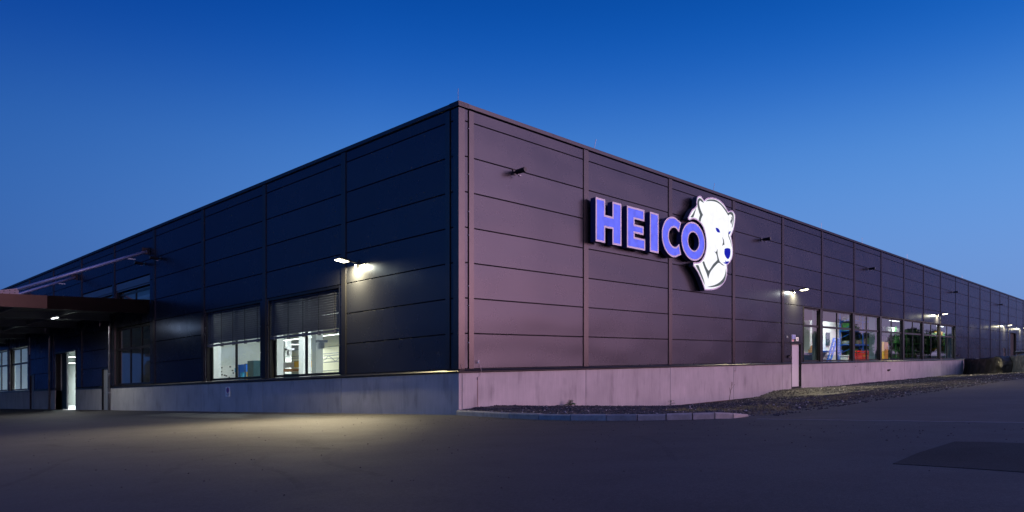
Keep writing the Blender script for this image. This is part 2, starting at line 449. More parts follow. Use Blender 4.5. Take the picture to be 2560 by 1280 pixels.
tag(field('ground', [-900, -300, 0, 300, 900], 0, [-900, -300, 0, 300, 900], 0, 0, 0, M['sky_ground'], lambda x, y: -.8))
o = field('asphalt_yard', [-600, -200, -80, -40, -25, -15, -8, -4, -2, 0], 0, [-600, -200, -80, -40, -20, -10, 0, 10, 20, 40, 80, 200, 600], 0, 0, 0, M['asphalt'], base_h)
xs = [i*1.0 for i in range(0, 70)] + [75, 85, 100, 130, 180, 260, 400, 600]
ys = [-600, -300, -150, -80, -40, -20, -14] + [-10+.8*i for i in range(0, 13)] + [-.001]
def pave_h(x, y):
    return side_h(x, y) - (.05 if y > -8.2 else 0)
field('side_road', xs, 0, ys, 0, 0, 0, M['asphalt2'], pave_h)
KERB = [(-.12, -.02), (-.51, -1.52), (-.90, -2.85), (-1.14, -4.05), (-1.19, -5.05), (-1.07, -5.95), (-.89, -6.63), (-.65, -7.19), (-.38, -7.66), (-.10, -8.02), (.20, -8.28), (.75, -8.36)]
def kerb_x(y):
    T = sorted((p[1], p[0]) for p in KERB)
    return lerp_tab(T, y)
def gravel_h(x, y):
    n = noise.noise(Vector((x*.6, y*.6, 3)))*.04 + noise.noise(Vector((x*2.3, y*2.3, 9)))*.018
    rise = .105*(1-sst(-.2, 2.5, x))*(1-sst(7.6, 8.5, -y))
    mound = .10*math.exp(-((x-20.8)/2.2)**2)*math.exp(-((-y-1.2)/1.6)**2) + .06*math.exp(-((x-1.8)/1.6)**2)*math.exp(-((-y-.8)/1)**2)
    edge = sst(-8.75, -7.9, y)
    base = lerp_tab(WP, x)*(1-sst(1.2, 8.2, -y))*sst(-.5, 1.5, x)
    if x < 1.5: base = base + .0
    return base + (rise + n + mound + .012)*edge + (-.02)*(1-edge)
b = MB('G'); vs = []; fs = []
gx = [0]+[.35*1.018**i*i for i in range(1, 75)]; gx = [g for g in gx if g < 64]
ny = 26
for i, g in enumerate(gx):
    for j in range(ny+1):
        y = -.001 - 8.75*j/ny
        xl = kerb_x(y)+.10 if y > -8.36 else .75
        x = g if g > 2.2 else xl + (g/2.2)*(2.2-xl)
        ye = y if j < ny else y + .25*noise.noise(Vector((x*.7, 0, 0)))
        vs.append((x, ye, gravel_h(x, ye)))
n = ny+1
fs = [(i*n+j, i*n+j+1, (i+1)*n+j+1, (i+1)*n+j) for i in range(len(gx)-1) for j in range(ny)]
b.add(vs, fs); tag(b.build('gravel_bed', M['gravelbed'], at=(0, 0, 0), smooth=True, recalc=False), kind='structure')

# loose stones
def stones():
    b = MB('G'); rnd = random.Random(3); cnt = 0
    base = [(1, 0, 0), (-1, 0, 0), (0, 1, 0), (0, -1, 0), (0, 0, .75), (0, 0, -.6)]
    F = [(0, 2, 4), (2, 1, 4), (1, 3, 4), (3, 0, 4), (2, 0, 5), (1, 2, 5), (3, 1, 5), (0, 3, 5)]
    while cnt < 34000:
        t = rnd.random(); x = -1.2 + 64*(t**2.1)
        y = -.02 - 8.9*rnd.random()
        if x < 1.0 and x < kerb_x(max(y, -8.3))+.13: continue
        if y < -8.0 and (x < .9 or rnd.random() > .4*(1+noise.noise(Vector((x*1.5, y*3, 1))))): continue
        if -6.5 < y and noise.noise(Vector((x*.5, y*.5, 7))) < -.38: continue
        r = rnd.uniform(.014, .034)*(1.25 if rnd.random() < .12 else 1)*(1+.5*min(x/40, 1))
        h = gravel_h(x, y) if y > -8.6 else 0.
        a = rnd.random()*6.28; ca, sa = math.cos(a), math.sin(a); ex = rnd.uniform(.7, 1.4)
        vs = []
        for p in base:
            q = (p[0]*r*ex*rnd.uniform(.8, 1.2), p[1]*r*rnd.uniform(.8, 1.2), p[2]*r*rnd.uniform(.7, 1.1))
            vs.append((x+q[0]*ca-q[1]*sa, y+q[0]*sa+q[1]*ca, h+q[2]+r*.25))
        k = rnd.random(); b.add(vs, F, 0 if k < .66 else 1 if k < .975 else 2); cnt += 1
    tag(b.build('gravel', [M['stone1'], M['stone2'], M['stone3']], at=(0, 0, 0), recalc=False), 'dark loose gravel heaped along the concrete plinth', 'gravel', kind='stuff')
stones()
def tufts():
    b = MB('G'); rnd = random.Random(5); k = 0
    while k < 2600:
        x = 1.0 + 58*rnd.random()**1.5; y = -rnd.uniform(3.2, 8.6)
        d = math.exp(-((y+7.2)/1.1)**2) + .6*math.exp(-((x-20)/4)**2)*math.exp(-((y+3.2)/1.2)**2)
        if rnd.random() > d*(.45+.9*noise.noise(Vector((x*.45, y*.8, 5)))): continue
        h = gravel_h(x, y); k += 1
        for _ in range(7):
            a = rnd.random()*6.28; L = rnd.uniform(.03, .085); w = .005; px, py = x+rnd.gauss(0, .05), y+rnd.gauss(0, .05)
            dx, dy = math.cos(a)*L*.6, math.sin(a)*L*.6
            b.add([(px-dy*.1-w, py, h), (px+dy*.1+w, py, h), (px+dx, py+dy, h+L)], [(0, 1, 2)])
    tag(b.build('grass', M['grass'], at=(0, 0, 0), recalc=False), 'sparse dry grass growing along the gravel edge', 'grass', kind='stuff')
tufts()

# kerb stones
for i in range(len(KERB)-1):
    (x0, y0), (x1, y1) = KERB[i], KERB[i+1]
    d = Vector((x1-x0, y1-y0)); L = d.length; d.normalize(); nrm2 = Vector((-d.y, d.x))
    if nrm2.x < 0 and i < 10: nrm2 = -nrm2
    if i == 10: nrm2 = Vector((-d.y, d.x))
    g = .012; H = .135; T = .13; c = .018
    P0 = Vector((x0, y0))+d*g; P1 = Vector((x1, y1))-d*g
    HA = H + random.uniform(-.006, .006); HB = HA
    if i == 9: HB = .105
    if i == 10: HA, HB = .103, .045
    b = MB('G'); vs = []
    for P, hh in ((P0, HA), (P1, HB)):
        for t, h in ((0, -.06), (0, hh-c*1.6), (c, hh), (T, hh), (T, -.06)):
            q = P+nrm2*t; vs.append((q.x, q.y, h))
    b.add(vs, [(0, 1, 2, 3, 4), (9, 8, 7, 6, 5)] + [(k, 5+k, 5+(k+1) % 5, (k+1) % 5) for k in range(5)])
    o = b.build('kerb_stone', M['kerb'])
    ords = ['first kerb stone, touching the building corner', 'second kerb stone out from the building corner', 'third kerb stone out from the building corner',
            'fourth kerb stone, where the kerb starts to curve', 'fifth kerb stone, in the straight middle of the kerb', 'sixth kerb stone, in the straight middle of the kerb, next to the fifth',
            'fifth kerb stone from the lowered free end', 'fourth kerb stone from the lowered free end', 'third kerb stone from the lowered free end',
            'last full kerb stone before the sloping end stone', 'sloping end stone where the kerb sinks into the asphalt']
    tag(o, 'grey concrete ' + ords[i], 'kerb stone', 'kerb stones in front of the gravel bed')
# flush edging strip, fresh patch, tyre marks
b = MB('G'); b.box(-.06, .03, -60, -8.9, -.02, .006)
tag(b.build('edging_strip', M['seam'], recalc=True), kind='structure')
b = MB('G')
PP = [(-5.84, -13.08), (-5.3, -13.06), (-4.76, -13.05), (-4.0, -13.10), (-3.31, -13.12), (-3.15, -13.4), (-3.0, -16), (-5.2, -16), (-5.6, -14.6), (-5.80, -13.9), (-5.84, -13.4)]
PP = [(-5.79, -13.09), (-4.8, -13.06), (-3.36, -13.13), (-3.30, -13.5), (-3.33, -13.9), (-3.4, -16), (-6.2, -16), (-5.92, -14.22), (-5.84, -13.7)]
b.add([(x, y, .005) for x, y in PP] + [(x, y, -.02) for x, y in PP], [tuple(range(9))] + [(i, 9+i, 9+(i+1) % 9, (i+1) % 9) for i in range(9)])
tag(b.build('asphalt_patch', M['patch']), kind='structure')
def tyre_mat():
    m = D.materials.new('tyre_rubber_film'); m.use_nodes = True; t = m.node_tree
    for n in list(t.nodes): t.nodes.remove(n)
    o = t.nodes.new('ShaderNodeOutputMaterial'); mx = t.nodes.new('ShaderNodeMixShader'); tr = t.nodes.new('ShaderNodeBsdfTransparent')
    df = t.nodes.new('ShaderNodeBsdfDiffuse'); df.inputs[0].default_value = (.02, .02, .02, 1)
    g = t.nodes.new('ShaderNodeNewGeometry'); n = t.nodes.new('ShaderNodeTexNoise'); n.inputs['Scale'].default_value = 6; n.inputs['Detail'].default_value = 6
    r = t.nodes.new('ShaderNodeMapRange'); r.inputs[1].default_value = .35; r.inputs[2].default_value = .7; r.inputs[3].default_value = .0; r.inputs[4].default_value = .15
    t.links.new(g.outputs['Position'], n.inputs['Vector']); t.links.new(n.outputs['Fac'], r.inputs[0]); t.links.new(r.outputs[0], mx.inputs[0])
    t.links.new(tr.outputs[0], mx.inputs[1]); t.links.new(df.outputs[0], mx.inputs[2]); t.links.new(mx.outputs[0], o.inputs[0]); return m
M['tyre'] = tyre_mat()
def spline(P, k=8):
    out = []; n = len(P)
    for i in range(n-1):
        p0, p1, p2, p3 = [Vector(P[max(0, min(n-1, q))]) for q in (i-1, i, i+1, i+2)]
        for j in range(k):
            t = j/k; out.append(.5*((2*p1)+(p2-p0)*t+(2*p0-5*p1+4*p2-p3)*t*t+(-p0+3*p1-3*p2+p3)*t**3))
    out.append(Vector(P[-1])); return out
for q, (P, w) in enumerate([([(-11.6, -5.8), (-10.97, -4.67), (-10.14, -2.86), (-9.88, -2.58)], .05), ([(-9.3, 1.45), (-9.29, .2), (-8.9, -.4), (-8.62, -1.88)], .07),
              ([(-8.3, -5.3), (-9.01, -6.36), (-9.24, -7.4), (-9.59, -8.38), (-9.85, -8.96)], .045), ([(-6.6, -3.3), (-6.96, -3.95), (-7.44, -5.31), (-7.85, -5.73)], .12),
              ([(-9.57, -3.3), (-8.86, -2.9), (-8.16, -3.02), (-7.68, -3.9), (-7.3, -5.6)], .06), ([(-10.46, -7.0), (-9.69, -5.64), (-9.1, -4.94), (-7.8, -4.2)], .05),
              ([(-3.0, -6.0), (-4.2, -9.0), (-6.5, -11.0)], .04), ([(-7.3, -5.6), (-8.4, -7.0), (-8.9, -8.9)], .05)]):
    S = spline(P); b = MB('G'); vs = []
    for i, p in enumerate(S):
        d = (S[min(i+1, len(S)-1)]-S[max(i-1, 0)]).normalized(); nn = Vector((-d.y, d.x))*w
        vs += [(p.x+nn.x, p.y+nn.y, .004+q*.0007), (p.x-nn.x, p.y-nn.y, .004+q*.0007)]
    b.add(vs, [(2*i, 2*i+1, 2*i+3, 2*i+2) for i in range(len(S)-1)])
    tag(b.build('tyre_mark', M['tyre'], recalc=False), kind='structure')

# small debris on the yard
b = MB('G'); rnd = random.Random(11)
for _ in range(420):
    x = rnd.uniform(-11, -.3); y = rnd.uniform(-14, 6)
    if rnd.random() < .5: x = -1.2-rnd.random()**2*3; y = rnd.uniform(-14, -1)
    r = rnd.uniform(.006, .018)
    b.add([(x+r, y, 0), (x, y+r, 0), (x-r, y, 0), (x, y-r, 0), (x, y, r*.9)], [(0, 1, 4), (1, 2, 4), (2, 3, 4), (3, 0, 4)])
tag(b.build('yard_grit', M['stone1'], at=(0, 0, 0), recalc=False), 'scattered dark grit on the asphalt yard', 'grit', kind='stuff')

# ------------------------------------------------------------------ the hall
hall = empty('factory_hall', (0, 0, 0), 'long anthracite industrial hall with concrete plinth and lit windows', 'building')
ROWS = [1.286, 2.29, 3.29, 4.29, 5.29, 6.29, 7.29, 8.285, 8.63]
BAY = 5.35
RU = [5.68+BAY*k for k in range(0, 24)]        # joint cover centres, right
LU = [5.70+BAY*k for k in range(0, 13)]
U0 = .55
HOLES = {'R': [(22.8, 24.1, -1, 2.29), (24.4, 59.1, 1.286, 4.29), (82.8, 84.0, -1, 2.45), (87.2, 91.2, -1, 4.29)],
         'L': [(6.0, 10.8, 1.286, 4.29), (11.4, 16.2, 1.286, 4.29), (22.3, 27.0, 1.286, 4.29), (22.3, 26.9, 5.2, 6.6), (27.4, 32.2, 5.2, 6.6),
               (28.0, 29.0, -1, 2.29), (33.4, 37.4, -1, 3.5), (42.0, 43.0, -1, 2.29), (43.6, 48.2, 1.286, 4.29), (48.9, 53.6, 1.286, 4.29)]}
LEN = {'R': RU[-1]+.2, 'L': LU[-1]+.2}
npan = 0
for fac, US in (('R', RU), ('L', LU)):
    edges = [U0]+US
    for k in range(len(edges)-1):
        u0, u1 = edges[k]+(.10 if k else .0), edges[k+1]-.10
        for r in range(8):
            for (a, bb, c, d) in sub_rects([(u0, u1, ROWS[r], ROWS[r+1])], HOLES[fac]):
                if npan > 292: break
                b = MB(fac); g = .012
                du = random.uniform(-.0015, .0015)
                b.panel(a, bb, c+g, d-g, -.045, 0+du)
                b.build('cladding_panel', M['panel'], hall); npan += 1
    for k, u in enumerate(US):
        segs = sub_rects([(u-.125, u+.125, 1.286, 8.63)], [(p-.02, q+.02, r_, s_) for p, q, r_, s_ in HOLES[fac]])
        if fac == 'R' and 24.4 < u < 59: segs = [(u-.125, u+.125, 4.29, 8.63)]
        for (a, bb, c, d) in segs:
            if bb-a < .2 or d-c < .3: continue
            b = MB(fac); b.box(a, bb, -.04, .030, c+.004, d-.004)
            b.box(a-.02, a, -.04, .006, c+.004, d-.004)
            b.build('joint_cover', M['trim'], hall)
    # core behind the panels
    rects = []
    e2 = [.30]+US
    for k in range(len(e2)-1): rects += sub_rects([(e2[k], e2[k+1], 1.0, 8.55)], HOLES[fac])
    b = MB(fac)
    for (a, bb, c, d) in rects: b.box(a, bb, -.30, -.046, c, d)
    b.build('wall_core', M['core'], hall)
    # white inner lining
    b = MB(fac)
    for (a, bb, c, d) in sub_rects([(.4, LEN[fac], -.3, 8.0)], HOLES[fac]): b.box(a, bb, -.34, -.302, c, d)
    b.build('inner_wall', M['inner'], hall)
    # plinth
    pj = ([-.015, .11]+[u for u in US]) if fac == 'R' else ([0.341]+[u+.12 for u in US])
    lo = -.34 if fac == 'R' else -.25
    for k in range(len(pj)-1):
        for (a, bb, c, d) in sub_rects([(pj[k], pj[k+1], lo, 1.172)], HOLES[fac]):
            b = MB(fac); g = .012
            b.box(a+(g if a > .35 or (fac == 'R' and a > 0) else 0), bb-g, -.34, .015, c, d)
            b.build('plinth_panel', M['concrete'], hall)
    b = MB(fac)
    for (a, bb, c, d) in sub_rects([(.3, LEN[fac], lo-.4, 1.1)], HOLES[fac]): b.box(a, bb, -.42, -.03, c, d)
    b.build('plinth_core', M['core'], hall)
    # footing where the ground drops away; the brown shadow is put into its colour
    if fac == 'R':
        b = MB(fac); b.box(.3, 60, -.5, -.02, -.9, -.345); b.build('footing', mat('footing_shadow_brown', (.07, .045, .035), .8), hall)
    # drip flashing
    for (a, bb, c, d) in sub_rects([(-.035, LEN[fac], 1.174, 1.284)], [h for h in HOLES[fac] if h[2] < 1]):
        b = MB(fac)
        pr = [(-.2, 1.284), (.004, 1.284), (.012, 1.262), (.045, 1.225), (.045, 1.176), (.0, 1.176), (-.2, 1.176)]
        n = len(pr); e = .02 if a > 0 else 0
        vs = [(a-e, o_, h_) for o_, h_ in pr] + [(bb+.02, o_, h_) for o_, h_ in pr]
        b.add(vs, [tuple(range(n)), tuple(range(2*n-1, n-1, -1))]+[(i, n+i, n+(i+1) % n, (i+1) % n) for i in range(n)])
        b.build('drip_flashing', M['dark_trim'], hall)
    # roof coping in lengths
    u = -.05; k = 0
    while u < LEN[fac]:
        L_ = 4.0; b = MB(fac); b.panel(u+.004 if k else -.05, min(u+L_, LEN[fac])-.004, 8.642, 8.778, -.35, .05, .022)
        b.build('roof_coping', M['trim'], hall); u += L_; k += 1
# corner trims
b = MB(); 
def corner_piece(pts, c, d, name, m):
    b = MB('G'); n = len(pts)
    vs = [(x, y, c) for x, y in pts]+[(x, y, d) for x, y in pts]
    b.add(vs, [tuple(range(n)), tuple(range(2*n-1, n-1, -1))]+[(i, (i+1) % n, n+(i+1) % n, n+i) for i in range(n)])
    return b.build(name, m, hall)
corner_piece([(-.03, -.03), (.20, -.03), (.20, .02), (.02, .02), (.02, .20), (-.03, .20)], 1.29, 8.60, 'corner_trim', M['trim'])
for fac in 'RL':
    for r in range(8):
        b = MB(fac); b.panel(.205, .335, ROWS[r]+.012, ROWS[r+1]-.012, -.045, -.004); b.build('corner_panel', M['panel'], hall)
    b = MB(fac); b.box(.36, .545, -.04, .030, 1.29, 8.60); b.build('joint_cover', M['trim'], hall)
    b = MB(fac); b.box(.18, .56, -.1, -.046, 1.25, 8.60); b.build('wall_core', M['core'], hall)
# roof, far walls, floors and rooms
b = MB('G'); b.box(.2, LEN['R']-.1, .2, LEN['L']-.1, 8.2, 8.5); b.build('roof', M['deck'], hall)
b = MB('G'); b.box(LEN['R']-.3, LEN['R'], 0, LEN['L'], -.4, 8.7); b.box(0, LEN['R']-.3, LEN['L']-.3, LEN['L'], -.4, 8.7); b.build('rear_wall', M['panel'], hall)
b = MB('G'); b.box(.4, LEN['R']-.4, .4, LEN['L']-.4, -.5, -.02); b.build('inner_floor', M['floor'], hall)
b = MB('G')
b.box(5.7, 5.9, 22.15, 62, -.02, 5.6); b.box(.35, 5.7, 22.15, 22.35, -.02, 5.6)        # partition seen through the left windows
b.box(.35, 5.7, 32.7, 32.9, -.02, 5.6); b.box(20, 20.2, .35, 14, -.02, 5.6); b.box(.35, 5.7, 60, 60.2, -.02, 5.6)
b.box(22.0, 22.2, .35, 14, -.02, 5.6); b.box(22, 48, 14, 14.2, -.02, 5.6)
b.build('partition_wall', M['inner'], hall)
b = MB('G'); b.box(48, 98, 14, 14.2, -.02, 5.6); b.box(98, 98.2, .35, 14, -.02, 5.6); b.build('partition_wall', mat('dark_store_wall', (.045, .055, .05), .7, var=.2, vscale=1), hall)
b = MB('G'); b.box(.35, 98, .35, 62, 5.62, 5.75); b.build('ceiling', M['inner_dim'], hall)
b = MB('G'); b.box(20.0, 20.2, 14, 62, -.02, 5.6); b.box(5.9, 20, 62, 62.2, -.02, 5.6); b.build('inner_wall', M['cream'], hall)
# cream panel joints: real battens
for h in (1.1, 2.1, 3.1, 4.1):
    b = MB('G'); b.box(19.96, 19.998, 14.2, 61.8, h, h+.05); b.build('wall_rail', M['inner_dim'], hall)
for (x, y, w) in [(.56, 11.25, .4), (.56, 16.6, .4), (5.2, 17.2, .42), (9.2, 22.8, .45), (14.2, 35.5, .5), (14.2, 24.6, .5), (.56, 5.65, .4)]:
    b = MB('G'); b.box(x-w/2, x+w/2, y-w/2, y+w/2, -.02, 5.6); p = b.build('pillar', M['pillar'], hall)
gp_m = mat('grey_pillar', (.26, .33, .34), .7, var=.06, vscale=2)
for u, dd in ((27.1, .50), (37.75, .74), (59.15, .8)):
    b = MB('R'); b.box(u-.2, u+.2, -dd, -.345, -.02, 5.6); b.build('pillar', gp_m, hall)
b = MB('G'); b.box(38.5, 45.0, 5.2, 10, -.02, 4.45); wb = b.build('inner_cabin', M['white'], hall)
b = MB('G'); b.box(41.6, 42.3, 5.12, 5.19, 2.6, 3.6); b.build('cabin_window', M['teal'], wb)

# windows
def window(fac, u0, u1, h0, h1, rec, vm=(), hm=(), fw=.09, label=None):
    b = MB(fac); o0, o1 = -rec-.07, -rec
    b.box(u0, u0+fw, o0, o1, h0, h1); b.box(u1-fw, u1, o0, o1, h0, h1)
    b.box(u0+fw, u1-fw, o0, o1, h0, h0+fw); b.box(u0+fw, u1-fw, o0, o1, h1-fw, h1)
    w = b.build('window', M['dark_trim'], hall)
    if label: w['label'] = label
    us = [u0+fw]+[x for v_ in vm for x in (v_-.045, v_+.045)]+[u1-fw]
    hs = [h0+fw]+[x for v_ in hm for x in (v_-.06, v_+.06)]+[h1-fw]
    for v_ in vm:
        b = MB(fac); b.box(v_-.045, v_+.045, o0, o1-.004, h0+fw, h1-fw); b.build('mullion', M['dark_trim'], w)
    for v_ in hm:
        for i in range(0, len(us), 2):
            b = MB(fac); b.box(us[i], us[i+1], o0, o1-.006, v_-.06, v_+.06); b.build('transom', M['dark_trim'], w)
    for i in range(0, len(us), 2):
        for j in range(0, len(hs), 2):
            b = MB(fac); o = -rec-.035
            b.add([(us[i]-.01, o, hs[j]-.01), (us[i+1]+.01, o, hs[j]-.01), (us[i+1]+.01, o, hs[j+1]+.01), (us[i]-.01, o, hs[j+1]+.01)], [(0, 1, 2, 3)])
            b.build('pane', M['glass'], w, recalc=False)
    return w
for (u0, u1, n_) in ((6.0, 10.8, 5), (11.4, 16.2, 5)):
    window('L', u0, u1, 1.30, 4.20, .24, vm=((u0+u1)/2+.12,))
    b = MB('L'); b.box(u0+.005, u1-.005, -.30, -.01, 4.20, 4.286); b.build('lintel', M['dark_trim'], hall)
    # lowered external blind
    b = MB('L'); b.box(u0+.06, u1-.06, -.14, -.06, 2.74, 2.82)
    for k in range(n_):
        uu = u0+.35+(u1-u0-.7)*k/(n_-1); b.box(uu-.03, uu+.03, -.145, -.045, 2.70, 2.85)
    bl = b.build('window_blind', M['blind'], hall)
    b = MB('L'); h = 2.86
    while h < 4.18:
        b.add([(u0+.07, -.050, h+.002), (u1-.07, -.050, h+.002), (u1-.07, -.122, h+.078), (u0+.07, -.122, h+.078), (u0+.07, -.130, h+.098), (u1-.07, -.130, h+.098)],
              [(0, 1, 2, 3), (3, 2, 5, 4)]); h += .084
    tag(b.build('blind_slats', M['blind'], bl, recalc=False), kind='stuff')
    for k in range(n_):
        b = MB('L'); uu = u0+.35+(u1-u0-.7)*k/(n_-1); b.box(uu-.012, uu+.012, -.066, -.058, 2.83, 4.19); b.build('blind_tape', M['dark_trim'], bl)
    for uu in (u0+.03, u1-.03):
        b = MB('L'); b.box(uu-.028, uu+.028, -.15, -.05, 1.32, 4.195); b.build('blind_guide', M['dark_trim'], bl)
w = window('L', 22.3, 27.0, 1.30, 4.24, .12, vm=(23.7, 25.2), hm=(3.15,))
for (u0, u1) in ((22.3, 26.9), (27.4, 32.2)):
    window('L', u0, u1, 5.2, 6.56, .16, vm=((u0+u1)/2,), hm=(5.98,))
    b = MB('L'); b.box(u0+.03, u1-.03, -.14, -.02, 6.22, 6.55); b.box(u0+.05, u1-.05, -.12, -.05, 6.14, 6.20); b.build('window_blind', M['blind'], hall)
window('L', 43.6, 48.2, 1.30, 4.24, .12, vm=(45.9,), hm=(3.15,)); window('L', 48.9, 53.6, 1.30, 4.24, .12, vm=(51.2,), hm=(3.15,))
RW = [24.4]+[u for u in RU if 25 < u < 58.8]+[59.1]
for i in range(len(RW)-1):
    a = RW[i]+(.20 if i else .02); c = RW[i+1]-(.20 if i < len(RW)-2 else .02)
    window('R', a, c, 1.30, 4.24, .10, vm=((a+c)/2,) if c-a > 3 else (), hm=(3.26,), fw=.08)
    if i:
        b = MB('R'); b.box(RW[i]-.195, RW[i]+.195, -.25, -.03, 1.288, 4.286); b.build('window_post', M['dark_trim'], hall)
b = MB('R'); b.box(24.4, 59.1, -.3, .02, 4.244, 4.286); b.build('lintel', M['dark_trim'], hall)
b = MB('R'); b.box(24.38, 24.42, -.3, .03, 1.29, 4.24); b.build('window_trim', M['trim'], hall)
b = MB('R'); b.box(59.08, 59.14, -.3, .03, 1.29, 4.24); b.build('window_trim', M['trim'], hall)
# doors
def door(fac, u0, u1, h1, rec, m, label, h0=0., hs=1):
    b = MB(fac); b.box(u0+.06, u1-.06, -rec-.06, -rec, h0, h1-.06); d = b.build('door', m, hall); d['label'] = label
    b = MB(fac); b.box(u0, u0+.06, -.3, .015, h0, h1); b.box(u1-.06, u1, -.3, .015, h0, h1); b.box(u0+.06, u1-.06, -.3, .015, h1-.06, h1)
    b.box(u0+.06, u1-.06, -.36, -.02, h0-.3, h0); b.build('door_frame', M['dark_trim'], hall)
    uu = u0+.16 if hs < 0 else u1-.16
    b = MB(fac); b.tube([(uu, -rec, 1.02), (uu, -rec+.05, 1.02), (uu+hs*-.12, -rec+.05, 1.02)], .012, 6); b.box(uu-.02, uu+.02, -rec, -rec+.008, .92, 1.12)
    b.build('handle', M['steel'], d)
    b = MB(fac)
    for hh in (.3, 1.1, 1.9): b.box((u1-.075 if hs < 0 else u0+.05), (u1-.05 if hs < 0 else u0+.075), -rec-.01, -rec+.015, hh-.05, hh+.05)
    b.build('hinge', M['steel'], d)
door('R', 22.8, 24.1, 2.29, .10, M['door'], 'pale personnel door beside the long window band', hs=-1)
door('R', 82.8, 84.0, 2.45, .12, M['door'], 'pale door half hidden by the covered piles')
door('L', 28.0, 29.0, 2.29, .07, M['greydoor'], 'grey door next to the drainpipe under the canopy')
door('L', 42.0, 43.0, 2.29, .07, M['greydoor'], 'grey door beside the far lit window under the canopy')
b = MB('R'); b.box(87.2, 91.2, -.35, -.25, -.3, 4.29); b.build('loading_gate', M['core'], hall)
# rolling gate on the left side, half open
b = MB('L'); b.box(36.40, 38.4, -.40, -.345, 0, 3.5); g_ = b.build('sliding_gate', M['teal'], hall); g_['label'] = 'half open dark sliding gate'
b = MB('L'); b.box(36.34, 36.40, -.42, -.33, 0, 3.5); b.build('gate_edge', M['steel'], g_)
b = MB('L'); b.box(33.4, 37.4, -.3, .02, 3.42, 3.5); b.box(33.36, 33.42, -.3, .02, 0, 3.5); b.build('gate_frame', M['dark_trim'], hall)
for (u0, u1) in ((33.15, 33.36), (37.4, 38.2)):
    b = MB('L'); b.box(u0, u1, -.34, -.02, -.05, 1.17); b.build('plinth_pier', M['concrete'], hall)
# drainpipes
for u in (27.62, 38.35):
    b = MB('L'); b.tube([(u, .07, -.0), (u, .07, 4.4), (u, .02, 4.6)], .055, 10)
    d = b.build('drainpipe', M['steel'] , hall, smooth=True)
    for h in (.9, 1.9, 3.0, 4.1):
        b = MB('L'); b.tube([(u, .07, h), (u, .07, h+.05)], .066, 10); b.build('pipe_bracket', M['steel'], d)
# unlit wall boxes, lightning rods on the parapet
for k, (fac, u, lean) in enumerate([('R', .02, 0), ('R', 6.2, .12), ('R', 14.6, .14), ('R', 27.1, .0), ('R', 34, .0), ('R', 44.1, 0), ('R', 62, 0)]):
    b = MB(fac); b.tube([(u, -.05, 8.75), (u+lean, -.05, 9.15)], .009, 5)
    b.box(u-.03, u+.03, -.08, -.02, 8.77, 8.80)
    b.build('lightning_rod', M['steel'], hall)
b = MB('R'); b.tube([(.70, .022, -.3), (.70, .022, 1.02)], .007, 5); b.build('earth_wire', M['conduit'], hall)
b = MB('R'); b.tube([(.70, .04, 1.02), (.78, .04, 1.12), (.80, .06, 1.22), (.80, .03, 1.40)], .006, 5); b.box(.68, .73, .016, .05, .97, 1.04); b.build('cable_end', M['cable'], hall)
b = MB('R'); b.tube([(.70, 0, 1.45), (.70, .06, 1.45), (.70, .06, 1.53)], .016, 8); b.build('wall_sensor', M['white'], hall)
b = MB('R'); b.tube([(.10, .03, 1.27), (.07, .05, 1.33), (.05, .05, 1.42)], .004, 5); b.build('cable_end', M['cable'], hall)
b = MB('L'); b.tube([(15.9, .03, 1.15), (16.0, .05, 1.3), (15.93, .05, 1.42)], .005, 5); b.build('cable_end', M['cable'], hall)
for u in (16.4, 32.5, 53.8):
    b = MB('R'); b.tube([(u+.1, .03, 1.0), (u+.08, .06, 1.22), (u+.02, .04, 1.55)], .006, 5); b.box(u+.08, u+.13, .016, .05, .92, .98); b.build('cable_end', M['cable'], hall)
# panel edge scratches / clips on the corner trim
for k in range(7):
    b = MB('R'); h = ROWS[k]+.6*random.random()+.2; b.box(.345, .352, -.002, .036, h, h+.02); b.build('rivet', M['white'], hall)

# ------------------------------------------------------------------ canopy over the left entrances
can = empty('canopy', TL(36, 3.5, 0), 'flat dark steel canopy hung on tie rods over the left entrances', 'canopy')
def ch(o, h): return h-.012*o
b = MB('L'); b.add([(22.4, .02, 5.10), (59, .02, 5.10), (59, 12.4, 5.05), (22.4, 12.4, 5.05), (22.4, .02, 5.18), (59, .02, 5.18), (59, 12.4, 5.13), (22.4, 12.4, 5.13)],
      [(0, 1, 2, 3), (4, 5, 6, 7), (0, 1, 5, 4), (1, 2, 6, 5), (2, 3, 7, 6), (3, 0, 4, 7)]); b.build('roof_deck', M['deck'], can)  # outer reach beyond view made deeper to shade the wall underneath
k = 0
for (o0, o1, du) in ((.02, 4.165, 0), (4.175, 12.5, .05)):
    b = MB('L'); du2 = du
    vs = []
    for (uu, oo) in ((22.2, o0), (22.2+du2*0, o1)):
        t0 = 5.335-.012*oo; t1 = 4.695+.005*oo; ux = 22.2; dt = .24 if not k else -.006
        vs += [(ux+dt, oo, t1), (ux, oo, t0), (ux+.05, oo, t0), (ux+dt+.05, oo, t1)]
    b.add(vs, [(0, 1, 2, 3), (7, 6, 5, 4)]+[(i, 4+i, 4+(i+1) % 4, (i+1) % 4) for i in range(4)]); b.build('fascia_panel', M['fascia'], can); k += 1
b = MB('L'); b.box(22.46, 59, 12.42, 12.5, 4.75, 5.15); b.build('fascia_panel', M['fascia'], can)
for i, u in enumerate((22.75, 27.7, 33.1, 38.4, 43.8, 49.1, 54.5)):
    b = MB('L'); b.box(u-.09, u+.09, .05, 12.38, 5.03, 5.045+.05); b.box(u-.012, u+.012, .05, 12.38, 4.78, 5.03); b.box(u-.09, u+.09, .05, 12.38, 4.74, 4.78); b.build('beam', M['beam'], can)
for o_ in (2.4, 4.9, 7.2, 9.8):
    b = MB('L'); b.box(22.62, 59, o_-.06, o_+.06, 4.86, 5.02); b.build('purlin', M['beam'], can)
